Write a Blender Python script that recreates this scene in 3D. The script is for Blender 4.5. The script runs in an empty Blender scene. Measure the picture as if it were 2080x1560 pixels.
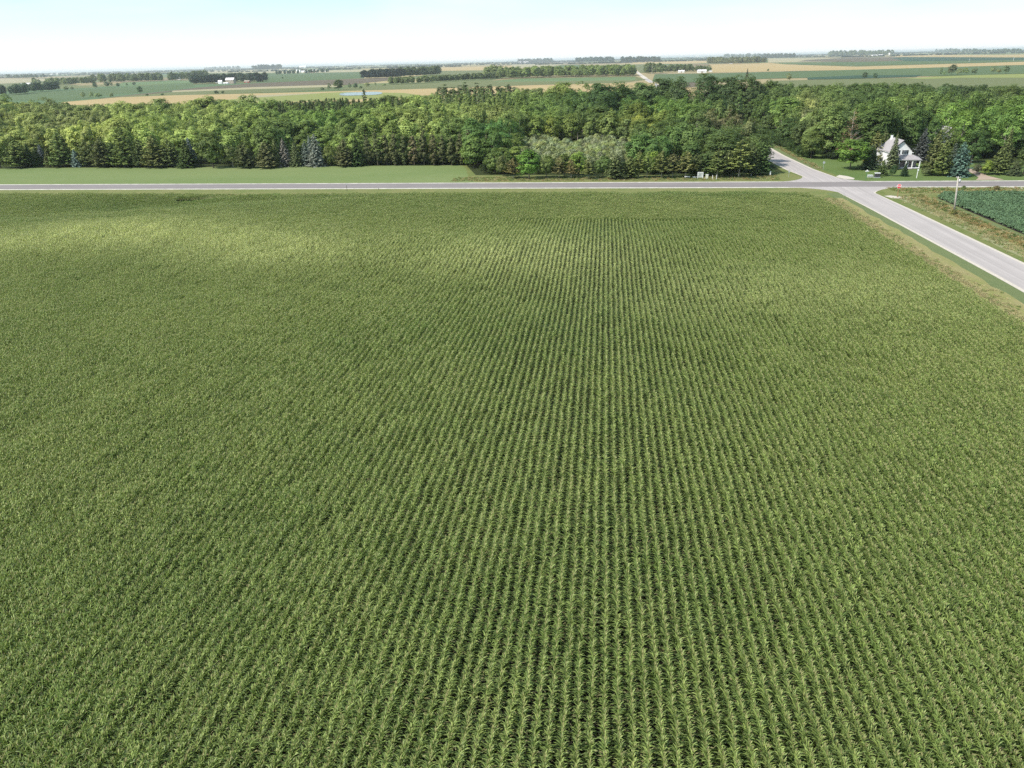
import bpy, math, random
import numpy as np
# ------------------------------------------------------------------ camera
H = 36.0; F = 1444.0; CX, CY = 1040.0, 780.0
P, R, YAW = math.radians(24.45), math.radians(1.4), math.radians(7.47)
sc = bpy.context.scene
COL = sc.collection
cP, sP, cR, sR, cY, sY = math.cos(P), math.sin(P), math.cos(R), math.sin(R), math.cos(YAW), math.sin(YAW)
def at(x, y, z=0.0):
    """a place on the land (at height z) seen at survey point x, y"""
    dx, dy = x - CX, y - CY
    u = dx*cR - dy*sR; v = dx*sR + dy*cR
    fw = F*cP - v*sP; dn = F*sP + v*cP
    t = (H - z)/dn; a = fw*t; b = u*t
    return (b*cY - a*sY, a*cY + b*sY)
def proj(X, Y, Z=0.0):
    b = X*cY + Y*sY; a = -X*sY + Y*cY; d = H - Z
    zc = a*cP + d*sP; u = F*b/zc; v = F*(d*cP - a*sP)/zc
    return CX + u*cR + v*sR, CY - u*sR + v*cR, zc
from mathutils import Matrix, Vector
fwd = Vector((-sY*cP, cY*cP, -sP)); rt = Vector((cY, sY, 0)); dn_ = fwd.cross(rt)
cright = rt*cR + dn_*sR; cup = rt*sR - dn_*cR
cam_d = bpy.data.cameras.new('camera'); cam = bpy.data.objects.new('camera', cam_d); COL.objects.link(cam)
m3 = Matrix((cright, cup, -fwd)).transposed()
cam.matrix_world = Matrix.Translation((0, 0, H)) @ m3.to_4x4()
cam_d.sensor_width = 36; cam_d.lens = 36*F/2080; cam_d.clip_start = 1; cam_d.clip_end = 200000
sc.camera = cam
# ------------------------------------------------------------------ light
SUN_AZ, SUN_EL = 240.0, 46.0
w = bpy.data.worlds.new('World'); sc.world = w; w.use_nodes = True
nt = w.node_tree; nt.nodes.clear()
sky = nt.nodes.new('ShaderNodeTexSky'); sky.sky_type = 'NISHITA'; sky.sun_disc = False
sky.sun_elevation = math.radians(SUN_EL); sky.sun_rotation = math.radians(SUN_AZ)
sky.altitude = 300; sky.air_density = 1.0; sky.dust_density = 2.0; sky.ozone_density = 1.0
bg = nt.nodes.new('ShaderNodeBackground'); bg.inputs[1].default_value = 0.15
wo = nt.nodes.new('ShaderNodeOutputWorld')
tc = nt.nodes.new('ShaderNodeTexCoord')
mpw = nt.nodes.new('ShaderNodeMapping'); mpw.inputs['Scale'].default_value = (1.2, 1.2, 7.0); mpw.inputs['Location'].default_value = (3.1, 1.7, 0.4)
nzw = nt.nodes.new('ShaderNodeTexNoise'); nzw.inputs['Scale'].default_value = 1.6; nzw.inputs['Detail'].default_value = 7; nzw.inputs['Roughness'].default_value = .55
rw = nt.nodes.new('ShaderNodeValToRGB'); rw.color_ramp.elements[0].position = .50; rw.color_ramp.elements[1].position = .78
rw.color_ramp.elements[0].color = (0, 0, 0, 1); rw.color_ramp.elements[1].color = (.55, .55, .55, 1)
mxw = nt.nodes.new('ShaderNodeMix'); mxw.data_type = 'RGBA'
mxw.inputs['B'].default_value = (6.0, 6.2, 6.3, 1)      # thin bright cloud low in the sky
L = nt.links.new
L(tc.outputs['Generated'], mpw.inputs['Vector']); L(mpw.outputs[0], nzw.inputs['Vector']); L(nzw.outputs['Fac'], rw.inputs[0])
sxw = nt.nodes.new('ShaderNodeSeparateXYZ'); fw_ = nt.nodes.new('ShaderNodeMapRange'); mlw = nt.nodes.new('ShaderNodeMath'); mlw.operation = 'MULTIPLY'
fw_.inputs[1].default_value = .10; fw_.inputs[2].default_value = .40; fw_.inputs[3].default_value = 1.0; fw_.inputs[4].default_value = .18
cyw = nt.nodes.new('ShaderNodeMix'); cyw.data_type = 'RGBA'; cyw.inputs['Factor'].default_value = .5; cyw.inputs['B'].default_value = (8.6, 9.2, 9.4, 1)
L(tc.outputs['Generated'], sxw.inputs[0]); L(sxw.outputs['Z'], fw_.inputs[0]); L(rw.outputs[0], mlw.inputs[0]); L(fw_.outputs[0], mlw.inputs[1])
L(mlw.outputs[0], mxw.inputs['Factor']); L(sky.outputs[0], cyw.inputs['A']); L(fw_.outputs[0], cyw.inputs['Factor']); cz = nt.nodes.new('ShaderNodeMapRange'); cz.inputs[1].default_value = .020; cz.inputs[2].default_value = .092
lo_ = nt.nodes.new('ShaderNodeMix'); lo_.data_type = 'RGBA'; lo_.inputs['A'].default_value = (5.6, 5.75, 5.8, 1); lo_.inputs['B'].default_value = (3.3, 5.2, 5.45, 1)
L(sxw.outputs['Z'], cz.inputs[0]); L(cz.outputs[0], lo_.inputs['Factor']); L(lo_.outputs['Result'], cyw.inputs['B'])
L(cyw.outputs['Result'], mxw.inputs['A']); L(mxw.outputs['Result'], bg.inputs[0]); L(bg.outputs[0], wo.inputs[0])
sl = bpy.data.lights.new('sun', 'SUN'); sl.energy = 4.4; sl.angle = math.radians(0.6); sl.color = (1, .95, .87)
so = bpy.data.objects.new('sun', sl); COL.objects.link(so)
az, el = math.radians(SUN_AZ), math.radians(SUN_EL)
sdir = Vector((math.sin(az)*math.cos(el), math.cos(az)*math.cos(el), math.sin(el)))
so.rotation_euler = sdir.to_track_quat('Z', 'Y').to_euler(); so.location = (0, 0, 100)
sc.view_settings.view_transform = 'Standard'; sc.view_settings.look = 'None'
sc.view_settings.exposure = 0.35; sc.view_settings.gamma = 1.0
sc.render.engine = 'CYCLES'
cy = sc.cycles; cy.use_denoising = False; cy.max_bounces = 5; cy.diffuse_bounces = 2; cy.glossy_bounces = 2; cy.transmission_bounces = 3
cy.transparent_max_bounces = 6; cy.volume_bounces = 1; cy.caustics_reflective = False; cy.caustics_refractive = False
rng = np.random.default_rng(7); random.seed(7)
# ------------------------------------------------------------------ materials
def newmat(name):
    m = bpy.data.materials.new(name); m.use_nodes = True; return m, m.node_tree, m.node_tree.nodes['Principled BSDF']
def N(t, kind, **kw):
    n = t.nodes.new('ShaderNode' + kind)
    for k, v in kw.items(): setattr(n, k, v)
    return n
def mixc(t, fac, a, b, blend='MIX'):
    n = t.nodes.new('ShaderNodeMix'); n.data_type = 'RGBA'; n.blend_type = blend
    for s, v in (('Factor', fac), ('A', a), ('B', b)):
        if hasattr(v, 'links'): t.links.new(v, n.inputs[s])
        elif s == 'Factor': n.inputs[s].default_value = v
        else: n.inputs[s].default_value = (*v[:3], 1)
    return n.outputs['Result']
def math_(t, op, a, b=0.0, clamp=False):
    n = t.nodes.new('ShaderNodeMath'); n.operation = op; n.use_clamp = clamp
    for i, v in enumerate((a, b)):
        if hasattr(v, 'links'): t.links.new(v, n.inputs[i])
        else: n.inputs[i].default_value = v
    return n.outputs[0]
def noise(t, scale, vec=None, detail=5, rough=.6, lo=.35, hi=.65):
    n = t.nodes.new('ShaderNodeTexNoise'); n.inputs['Scale'].default_value = scale; n.inputs['Detail'].default_value = detail
    n.inputs['Roughness'].default_value = rough
    if vec is not None: t.links.new(vec, n.inputs['Vector'])
    r = t.nodes.new('ShaderNodeMapRange'); r.inputs[1].default_value = lo; r.inputs[2].default_value = hi
    t.links.new(n.outputs['Fac'], r.inputs[0]); return r.outputs[0]
def pos(t, scale=(1, 1, 1)):
    g = t.nodes.new('ShaderNodeNewGeometry')
    if scale == (1, 1, 1): return g.outputs['Position']
    m = t.nodes.new('ShaderNodeMapping'); m.inputs['Scale'].default_value = scale
    t.links.new(g.outputs['Position'], m.inputs['Vector']); return m.outputs[0]
def plain(name, c, rough=.7, metal=0.0, var=.15, scale=3.0):
    m, t, b = newmat(name); n = noise(t, scale, pos(t))
    t.links.new(mixc(t, n, tuple(x*(1-var) for x in c), tuple(min(1, x*(1+var)) for x in c)), b.inputs['Base Color'])
    b.inputs['Roughness'].default_value = rough; b.inputs['Metallic'].default_value = metal; return m
def turf(name, c1, c2, c3, s1=.06, s2=1.3, k3=.4, stretch=(1, 1, 1), bump=.4):
    m, t, b = newmat(name); p = pos(t, stretch)
    a = mixc(t, noise(t, s1, p), c1, c2)
    a = mixc(t, math_(t, 'MULTIPLY', noise(t, s2, p, 6, .7), k3), a, c3)
    fine = noise(t, 6, p, 3, .7, .3, .7)
    a = mixc(t, math_(t, 'MULTIPLY', fine, .35), a, tuple(x*.55 for x in c1))
    t.links.new(a, b.inputs['Base Color']); b.inputs['Roughness'].default_value = .95; b.inputs['Specular IOR Level'].default_value = .1
    bp = N(t, 'Bump'); bp.inputs['Strength'].default_value = bump; bp.inputs['Distance'].default_value = .12
    t.links.new(fine, bp.inputs['Height']); t.links.new(bp.outputs[0], b.inputs['Normal']); return m
def foliage(name, mode, rough=.6, spec=.25, transl=.34, var=.55, top=None, tone=None, topk=1.0, topv=1.75):
    """leaf material: the plant's own colour (obj.color, or tcol for stuff) with leaf to leaf variation"""
    m, t, b = newmat(name)
    if mode == 'obj': src = N(t, 'ObjectInfo').outputs['Color']
    else:
        a = N(t, 'Attribute'); a.attribute_type = 'INSTANCER'; a.attribute_name = 'tcol'; src = a.outputs['Color']
    v = N(t, 'Attribute'); v.attribute_name = 'v'
    k = math_(t, 'ADD', math_(t, 'MULTIPLY', v.outputs['Fac'], var*2), 1-var)
    hs = N(t, 'HueSaturation'); t.links.new(src, hs.inputs['Color']); t.links.new(k, hs.inputs['Value'])
    hue = math_(t, 'ADD', math_(t, 'MULTIPLY', v.outputs['Fac'], -.03), .515); t.links.new(hue, hs.inputs['Hue'])
    c = hs.outputs[0]
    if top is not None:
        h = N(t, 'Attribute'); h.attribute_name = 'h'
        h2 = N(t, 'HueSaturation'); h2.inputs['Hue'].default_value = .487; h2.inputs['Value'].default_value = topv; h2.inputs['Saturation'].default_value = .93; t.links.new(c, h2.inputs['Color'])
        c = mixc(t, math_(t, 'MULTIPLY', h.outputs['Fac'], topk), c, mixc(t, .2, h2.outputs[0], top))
    if tone is not None:
        q = N(t, 'Attribute'); q.attribute_name = 'dry'
        c = mixc(t, q.outputs['Fac'], c, tone)
    t.links.new(c, b.inputs['Base Color']); b.inputs['Roughness'].default_value = rough; b.inputs['Specular IOR Level'].default_value = spec
    tr = N(t, 'BsdfTranslucent'); t.links.new(mixc(t, .5, c, (.25, .32, .02)), tr.inputs['Color'])
    ms = N(t, 'MixShader'); ms.inputs[0].default_value = transl
    t.links.new(b.outputs[0], ms.inputs[1]); t.links.new(tr.outputs[0], ms.inputs[2])
    t.links.new(ms.outputs[0], t.nodes['Material Output'].inputs['Surface']); return m
M = {}
M['leaf'] = foliage('leaf', 'obj'); M['leaf_mass'] = foliage('leaf_mass', 'inst')
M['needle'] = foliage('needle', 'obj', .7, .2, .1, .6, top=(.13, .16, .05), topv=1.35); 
M['needle_blue'] = foliage('needle_blue', 'obj', .6, .35, .06, .6)
M['bark'] = plain('bark', (.10, .08, .06), .9, var=.4); M['bark_pale'] = plain('bark_pale', (.36, .32, .27), .9, var=.3)
M['soil'] = plain('soil', (.022, .018, .013), 1, var=.4, scale=2)
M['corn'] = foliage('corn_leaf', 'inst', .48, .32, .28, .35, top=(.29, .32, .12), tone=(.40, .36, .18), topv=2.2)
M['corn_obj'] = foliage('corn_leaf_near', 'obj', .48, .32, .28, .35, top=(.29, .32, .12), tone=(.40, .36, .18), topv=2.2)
M['bean'] = foliage('bean_leaf', 'inst', .6, .3, .2, .4)
M['blade'] = foliage('grass_blade', 'inst', .8, .15, .25, .35)
M['lawn'] = turf('mown_lawn', (.145, .205, .07), (.185, .235, .09), (.22, .235, .105), .03, .5, .35, (.35, 1, 1), .25)
M['lawn_house'] = turf('house_lawn', (.095, .155, .042), (.125, .18, .055), (.17, .19, .075), .08, .8, .3, (1, 1, 1), .3)
M['verge'] = turf('roadside_grass', (.13, .18, .05), (.20, .21, .08), (.27, .23, .11), .12, 1.1, .5)
M['verge_green'] = turf('green_verge', (.125, .165, .07), (.15, .19, .08), (.20, .21, .09), .1, 1.0, .4, (1, .3, 1))
M['verge_dry'] = turf('dry_verge', (.33, .28, .14), (.28, .25, .12), (.19, .23, .055), .10, .25, .7, (1.6, .45, 1))
M['verge_weed'] = turf('weedy_verge', (.26, .24, .11), (.30, .24, .11), (.17, .20, .06), .18, .9, .6, (1, .4, 1))
M['verge_pale'] = turf('pale_grass', (.31, .30, .17), (.25, .26, .13), (.18, .20, .08), .18, .9, .5, (1, .3, 1))
M['woodfloor'] = turf('wood_floor', (.03, .045, .015), (.045, .06, .02), (.05, .05, .02), .1, 1)
def asphalt(name, c, streak, axis):
    m, t, b = newmat(name)
    s = (1, .015, 1) if axis == 'y' else (.015, 1, 1)
    a = mixc(t, noise(t, 1.1, pos(t, s), 3, .5), tuple(x*(1-streak) for x in c), tuple(x*(1+streak) for x in c))
    a = mixc(t, math_(t, 'MULTIPLY', noise(t, .12, pos(t)), .45), a, tuple(x*.82 for x in c))
    a = mixc(t, math_(t, 'MULTIPLY', noise(t, 9, pos(t)), .25), a, tuple(x*.7 for x in c))
    t.links.new(a, b.inputs['Base Color']); b.inputs['Roughness'].default_value = .9; return m
M['asphalt'] = asphalt('main_asphalt', (.225, .200, .192), .16, 'x')
M['chip'] = asphalt('side_road_chip', (.40, .362, .342), .13, 'y')
M['gravel'] = plain('gravel', (.50, .45, .38), .95, var=.15, scale=2.5)
M['gravel_pink'] = plain('drive_gravel', (.36, .275, .21), .95, var=.15, scale=2.5)
M['shoulder'] = plain('shoulder_line', (.50, .475, .41), .9, var=.22, scale=.5)
M['white'] = plain('white_siding', (.80, .80, .79), .6, var=.03); M['trim'] = plain('white_trim', (.82, .82, .81), .5, var=.02)
M['shingle'] = plain('grey_shingle', (.32, .30, .30), .9, var=.12, scale=6); M['brick'] = plain('dull_brick', (.20, .16, .16), .9, var=.2, scale=6)
M['glass'] = plain('window_glass', (.04, .05, .06), .15, var=.1); M['black'] = plain('dark_shutter', (.04, .04, .045), .6)
M['red'] = plain('red_barn', (.34, .09, .06), .8); M['tanwall'] = plain('tan_wall', (.38, .32, .26), .8)
M['metal'] = plain('galvanised', (.52, .53, .55), .45, .5, var=.1); M['tin'] = plain('white_tin_roof', (.80, .76, .76), .5, var=.05)
M['sign_red'] = plain('sign_red', (.62, .035, .05), .5, var=.05); M['post_red'] = plain('rusty_post', (.30, .13, .07), .8)
M['green_sign'] = plain('green_post', (.03, .16, .09), .6); M['wood_post'] = plain('pole_wood', (.42, .39, .34), .85, var=.25, scale=5)
M['dead'] = foliage('dead_needle', 'obj', .8, .1, .1, .5)
# ------------------------------------------------------------------ mesh helpers
class MB:
    def __init__(s): s.v = []; s.f = []
    def add(s, vs, fs):
        o = len(s.v); s.v += [tuple(p) for p in vs]; s.f += [tuple(o+i for i in f) for f in fs]; return s
    def box(s, x0, x1, y0, y1, z0, z1):
        return s.add([(x0,y0,z0),(x1,y0,z0),(x1,y1,z0),(x0,y1,z0),(x0,y0,z1),(x1,y0,z1),(x1,y1,z1),(x0,y1,z1)],
                     [(3,2,1,0),(4,5,6,7),(0,1,5,4),(1,2,6,5),(2,3,7,6),(3,0,4,7)])
    def slab(s, pts, th, down=True):
        """a sheet given by its corner points, made th thick downwards"""
        n = len(pts); lo = [(x, y, z-th) for x, y, z in pts]
        return s.add(list(pts)+lo, [tuple(range(n)), tuple(range(2*n-1, n-1, -1))]+[(i, n+i, n+(i+1) % n, (i+1) % n) for i in range(n)])
    def tube(s, pts, rad, n=7):
        pts = [Vector(p) for p in pts]; rad = rad if hasattr(rad, '__len__') else [rad]*len(pts); vs = []; fs = []
        for i, p in enumerate(pts):
            d = (pts[min(i+1, len(pts)-1)] - pts[max(i-1, 0)]).normalized()
            a = d.orthogonal().normalized() if abs(d.z) < .95 else Vector((1, 0, 0)); a = (a - d*a.dot(d)).normalized(); b = d.cross(a)
            vs += [p + (a*math.cos(2*math.pi*k/n) + b*math.sin(2*math.pi*k/n))*rad[i] for k in range(n)]
        for i in range(len(pts)-1):
            fs += [(i*n+k, i*n+(k+1) % n, (i+1)*n+(k+1) % n, (i+1)*n+k) for k in range(n)]
        fs += [tuple(range(n-1, -1, -1)), tuple(range((len(pts)-1)*n, len(pts)*n))]
        return s.add(vs, fs)
    def disc(s, c, nrm, r, n=8, th=.02, rot=0):
        c = Vector(c); d = Vector(nrm).normalized(); a = Vector((1, 0, 0)); a = (a-d*a.dot(d)).normalized(); b = d.cross(a)
        ring = [c+(a*math.cos(2*math.pi*k/n+rot)+b*math.sin(2*math.pi*k/n+rot))*r for k in range(n)]
        back = [p-d*th for p in ring]
        return s.add(ring+back, [tuple(range(n)), tuple(range(2*n-1, n-1, -1))]+[(i, n+i, n+(i+1) % n, (i+1) % n) for i in range(n)])
    def build(s, name, mat, parent=None, smooth=False):
        me = bpy.data.meshes.new(name); me.from_pydata(s.v, [], s.f); me.materials.append(mat)
        if smooth: me.shade_smooth()
        o = bpy.data.objects.new(name, me); COL.objects.link(o)
        if parent: o.parent = parent
        return o
def mesh_np(name, V, Fq, mat, attrs=None):
    """mesh from an array of vertices and of quads, with float point attributes"""
    me = bpy.data.meshes.new(name); nq = len(Fq)
    me.vertices.add(len(V)); me.vertices.foreach_set('co', np.asarray(V, np.float32).ravel())
    me.loops.add(nq*4); me.loops.foreach_set('vertex_index', np.asarray(Fq, np.int32).ravel())
    me.polygons.add(nq); me.polygons.foreach_set('loop_start', np.arange(nq, dtype=np.int32)*4)
    me.polygons.foreach_set('loop_total', np.full(nq, 4, np.int32))
    me.update(calc_edges=True)
    for k, a in (attrs or {}).items():
        at_ = me.attributes.new(k, 'FLOAT', 'POINT'); at_.data.foreach_set('value', np.asarray(a, np.float32))
    if mat: me.materials.append(mat)
    return me
def tag(o, label=None, cat=None, group=None, kind=None):
    if label and len(label.replace('-', ' ').split()) > 16: print('LONG', label)
    for k, v in (('label', label), ('category', cat), ('group', group), ('kind', kind)):
        if v: o[k] = v
    return o
def thing(name, label, cat, loc=(0, 0, 0), rz=0.0, group=None):
    o = bpy.data.objects.new(name, None); COL.objects.link(o); o.empty_display_size = .5
    o.location = loc; o.rotation_euler = (0, 0, rz); return tag(o, label, cat, group)
# ------------------------------------------------------------------ relief of the field
def relief(x, y):
    x = np.asarray(x, float); y = np.asarray(y, float)
    g = lambda cx, cy, sx, sy, a, th=0: a*np.exp(-((((x-cx)*math.cos(th)+(y-cy)*math.sin(th))/sx)**2 + ((-(x-cx)*math.sin(th)+(y-cy)*math.cos(th))/sy)**2))
    z = g(-104, 150, 42, 17, 2.6, .25) + g(-62, 140, 30, 15, 1.4, 0) + g(-5, 140, 40, 17, 1.3) + g(35, 112, 26, 14, 1.0) \
        - g(-165, 170, 60, 13, 1.8, .42) - g(-120, 195, 60, 9, 1.0, .2) + g(-190, 150, 40, 16, 1.5, .4) - g(-60, 115, 40, 12, .6) - g(0, 108, 30, 9, .5) + g(-75, 70, 30, 20, .8)
    k = np.clip((210-y)/14, 0, 1)*np.clip((57-x)/12, 0, 1)
    return z*k*k*(3-2*k)
NS_W, NS_E = 57.6, 88.5        # corn edge and bean field edge
CORN_N = 204.0; HEAD = 166.5
# ------------------------------------------------------------------ ground
def ground():
    xs = sorted(set([-60000, -25000, -10000, -4000, -1500, -700, -400] + list(np.arange(-300, 57, 4.0)) + [57, 62, 66, 80, 120, 300, 700, 1500, 4000, 10000, 25000, 60000]))
    ys = sorted(set([-3000, -800, -200, -40] + list(np.arange(-20, 204, 4.0)) + [204, 208, 216, 240, 300, 700, 1500, 4000, 10000, 25000, 60000]))
    X, Y = np.meshgrid(xs, ys); Z = relief(X, Y); V = np.stack([X, Y, Z], -1).reshape(-1, 3)
    nx, ny = len(xs), len(ys); i, j = np.meshgrid(np.arange(nx-1), np.arange(ny-1)); a = (j*nx+i).ravel()
    me = mesh_np('ground', V, np.stack([a, a+1, a+1+nx, a+nx], 1), None)
    m, t, b = newmat('farmland')
    p = pos(t, (1, .55, 1))
    vo = N(t, 'TexVoronoi'); vo.inputs['Scale'].default_value = .0016; vo.distance = 'CHEBYCHEV'; vo.inputs['Randomness'].default_value = .8
    t.links.new(p, vo.inputs['Vector'])
    rp = N(t, 'ValToRGB'); rp.color_ramp.interpolation = 'CONSTANT'
    els = [(0, (.17, .17, .085)), (.18, (.11, .15, .07)), (.36, (.30, .25, .14)), (.5, (.10, .155, .08)), (.64, (.20, .165, .10)), (.78, (.14, .17, .08)), (.9, (.33, .28, .15))]
    while len(rp.color_ramp.elements) < len(els): rp.color_ramp.elements.new(.5)
    for e, (q, c) in zip(rp.color_ramp.elements, els): e.position = q; e.color = (*c, 1)
    sep = N(t, 'SeparateColor'); t.links.new(vo.outputs['Color'], sep.inputs[0]); t.links.new(sep.outputs[0], rp.inputs[0])
    near = mixc(t, noise(t, .15, pos(t)), (.10, .15, .04), (.15, .17, .06))
    near = mixc(t, math_(t, 'MULTIPLY', noise(t, 1.5, pos(t)), .4), near, (.20, .18, .08))
    sx = N(t, 'SeparateXYZ'); t.links.new(pos(t), sx.inputs[0])
    f = N(t, 'MapRange'); f.inputs[1].default_value = 560; f.inputs[2].default_value = 600; t.links.new(sx.outputs['Y'], f.inputs[0])
    t.links.new(mixc(t, f.outputs[0], near, rp.outputs[0]), b.inputs['Base Color']); b.inputs['Roughness'].default_value = 1
    b.inputs['Specular IOR Level'].default_value = .05
    me.materials.append(m); me.materials.append(M['soil'])
    cx = np.array([(xs[k % (nx-1)]+xs[k % (nx-1)+1])/2 for k in range((nx-1)*(ny-1))]); cyy = np.array([(ys[k//(nx-1)]+ys[k//(nx-1)+1])/2 for k in range((nx-1)*(ny-1))])
    me.polygons.foreach_set('material_index', ((cx < 57) & (cx > -300) & (cyy < 204) & (cyy > -20)).astype(np.int32))
    me.shade_smooth()
    o = bpy.data.objects.new('ground', me); COL.objects.link(o); tag(o, kind='structure')
ground()
LAYER = [0]
def sheet(name, pts, mat, z, kind='structure', label=None):
    me = bpy.data.meshes.new(name); me.from_pydata([(x, y, z) for x, y in pts], [], [tuple(range(len(pts)))]); me.materials.append(mat)
    o = bpy.data.objects.new(name, me); COL.objects.link(o); tag(o, kind=kind, label=label); return o
def ribbon(name, centre, half, mat, z):
    """a strip along a list of x,y points"""
    c = [Vector(p) for p in centre]; Lp = []; Rp = []
    for i, p in enumerate(c):
        d = (c[min(i+1, len(c)-1)]-c[max(i-1, 0)]).normalized(); n = Vector((-d.y, d.x)); hw = half[i] if hasattr(half, '__len__') else half
        Lp.append(p+n*hw); Rp.append(p-n*hw)
    V = [(*p, z) for p in Lp]+[(*p, z) for p in Rp]; n = len(c)
    me = bpy.data.meshes.new(name); me.from_pydata(V, [], [(i, n+i, n+i+1, i+1) for i in range(n-1)]); me.materials.append(mat)
    o = bpy.data.objects.new(name, me); COL.objects.link(o); tag(o, kind='structure'); return o
def wob(a, b, n, amp, seed):
    r = random.Random(seed); return [(a[0]+(b[0]-a[0])*i/n+r.uniform(-amp, amp), a[1]+(b[1]-a[1])*i/n) for i in range(n+1)]
# lawns and verges
sheet('lawn', [(-420, 236)] + [(x, 236) for x in (-300, -200, -100)] + [(-40, 236)] + [(-43-.22*(y-236)+random.uniform(-.7, .7), y) for y in range(240, 276, 3)] + [(x, 277.5+random.uniform(-1.2, 1.2)) for x in range(-54, -340, -5)] + [(-420, 290)], M['lawn'], .008)
sheet('verge', [(-400, 204), (58, 204), (66, 217), (66, 224), (-400, 224)], M['verge'], .006)
sheet('verge', [(-52, 234), (64, 234), (62, 252), (50, 247), (28, 249), (-20, 249), (-44, 251)], M['verge'], .006)
sheet('house_lawn', [(76, 234), (400, 234), (400, 262), (150, 262), (120, 278), (80, 330), (73, 330), (72, 280)], M['lawn_house'], .010)
sheet('wood_floor', [(-900, 262), (-250, 279), (-52, 278), (-44, 252), (28, 250), (60, 256), (60, 640), (-900, 900)], M['woodfloor'], .004)
sheet('wood_floor', [(74, 300), (84, 278), (400, 262), (900, 262), (900, 640), (74, 640)], M['woodfloor'], .004)
ribbon('verge', [(64.8, 214), (66.4, 160), (66.8, 60), (67.0, -30)], [2.1, 1.7, 1.7, 1.7], M['verge_green'], .012)
ribbon('verge', wob((61.6, 206), (62.0, -30), 60, .45, 3), 3.4, M['verge_dry'], .016)
ribbon('verge', wob((81.0, 206), (82.5, -30), 26, .3, 5), 2.2, M['verge_pale'], .012)
ribbon('verge', wob((84.6, 208), (86.0, -30), 26, .5, 6), 2.4, M['verge_weed'], .016)
sheet('verge', [(78, 210), (110, 212), (200, 214), (200, 223.5), (84, 223.5), (79, 219)], M['verge'], .010)
ribbon('verge', [(87.6, 206), (87.8, 100), (88.5, -30)], 1.0, M['verge_green'], .014)
ribbon('verge', [(72.5, 262), (71.6, 300), (72, 420), (73, 640)], 2.6, M['verge_green'], .012)
# roads
ribbon('road_shoulder', [(-900, 229.8), (-200, 229.6), (0, 229.3), (60, 229.2), (125, 229.4), (900, 230)], 6.0, M['shoulder'], .020)
CLN = [(72.9, -60), (72.9, 130), (71.8, 190), (70.6, 229), (66.6, 262), (65.3, 300), (65.8, 420), (67, 640), (70, 1000), (73, 1430), (88, 2440), (100, 4200)]
ribbon('road_shoulder', CLN, 4.75, M['gravel'], .022)
def junction():
    # rounded corner aprons where the side road meets the main road
    def fil(cx, cy, r, a0, a1, corner): return [corner]+[(cx+r*math.cos(math.radians(a)), cy+r*math.sin(math.radians(a))) for a in np.linspace(a0, a1, 9)]
    mb = MB()
    for (cx, cy, r, a0, a1, corner, z) in ((53, 209.5, 14.5, 90, 5, (69, 225), .0), (90, 209, 15, 90, 178, (74, 225), 0), (52, 246, 11.5, -90, -5, (66, 234), 0), (86, 248, 14.5, -90, -176, (71, 233), 0)):
        p = fil(cx, cy, r, a0, a1, corner); mb.add([(x, y, .024) for x, y in p], [tuple(range(len(p)))])
    o = mb.build('road_shoulder', M['gravel']); tag(o, kind='structure')
    mb = MB()
    for (cx, cy, r, a0, a1, corner) in ((52, 209, 15.8, 90, 8, (69.5, 225.5)), (91, 208, 16.8, 90, 176, (74, 225.5)), (51, 247, 12.8, -90, -8, (66.5, 233.5)), (88, 249.5, 16.4, -90, -172, (71, 233))):
        p = fil(cx, cy, r, a0, a1, corner); mb.add([(x, y, .034) for x, y in p], [tuple(range(len(p)))])
    o = mb.build('side_road', M['chip']); tag(o, kind='structure')
junction()
ribbon('side_road', CLN[:10], [3.95, 3.95, 4.15, 4.7, 3.9, 3.6, 3.6, 3.6, 3.6, 3.6], M['chip'], .030)
ribbon('far_gravel_road', CLN[9:], 4.6, M['gravel'], .30)
ribbon('main_road', [(-900, 229.9), (-200, 229.7), (0, 229.4), (60, 229.3), (125, 229.5), (900, 230.1)], 4.5, M['asphalt'], .038)
# drive, field entrance and pale gravel scrapes
def lower(x, y):
    # the land at the right stands a little higher near the skyline than a flat plain: bring its far edge down to the plain
    if x > 1500 and y < 135: y += 5.0*min(1, (x-1500)/350)*min(1, (135-y)/18)
    return x, y
def pix(pts, z=0): return [at(*lower(x, max(y, 149.9-x*.0245+2.6) if y < 140 else y), z) for x, y in pts]
sheet('driveway', pix([(1982, 365.6), (1988, 361), (1975, 352), (1962, 346), (1962, 341), (1975, 343), (1990, 350), (2006, 357), (2026, 362), (2040, 365)]), M['gravel_pink'], .016)
sheet('field_entrance', pix([(2026, 380), (2080, 380), (2120, 380), (2120, 390), (2080, 389), (2055, 387), (2040, 384)]), M['gravel'], .018)
sheet('field_track', pix([(1795, 398), (1808, 397), (1836, 400), (1870, 402), (1836, 403.5), (1812, 402.5)]), M['gravel'], .018)
sheet('gravel_patch', pix([(1698, 358.5), (1705, 355.5), (1722, 358), (1736, 362), (1734, 364.5), (1716, 363.5), (1703, 361)]), M['gravel'], .026)
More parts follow.
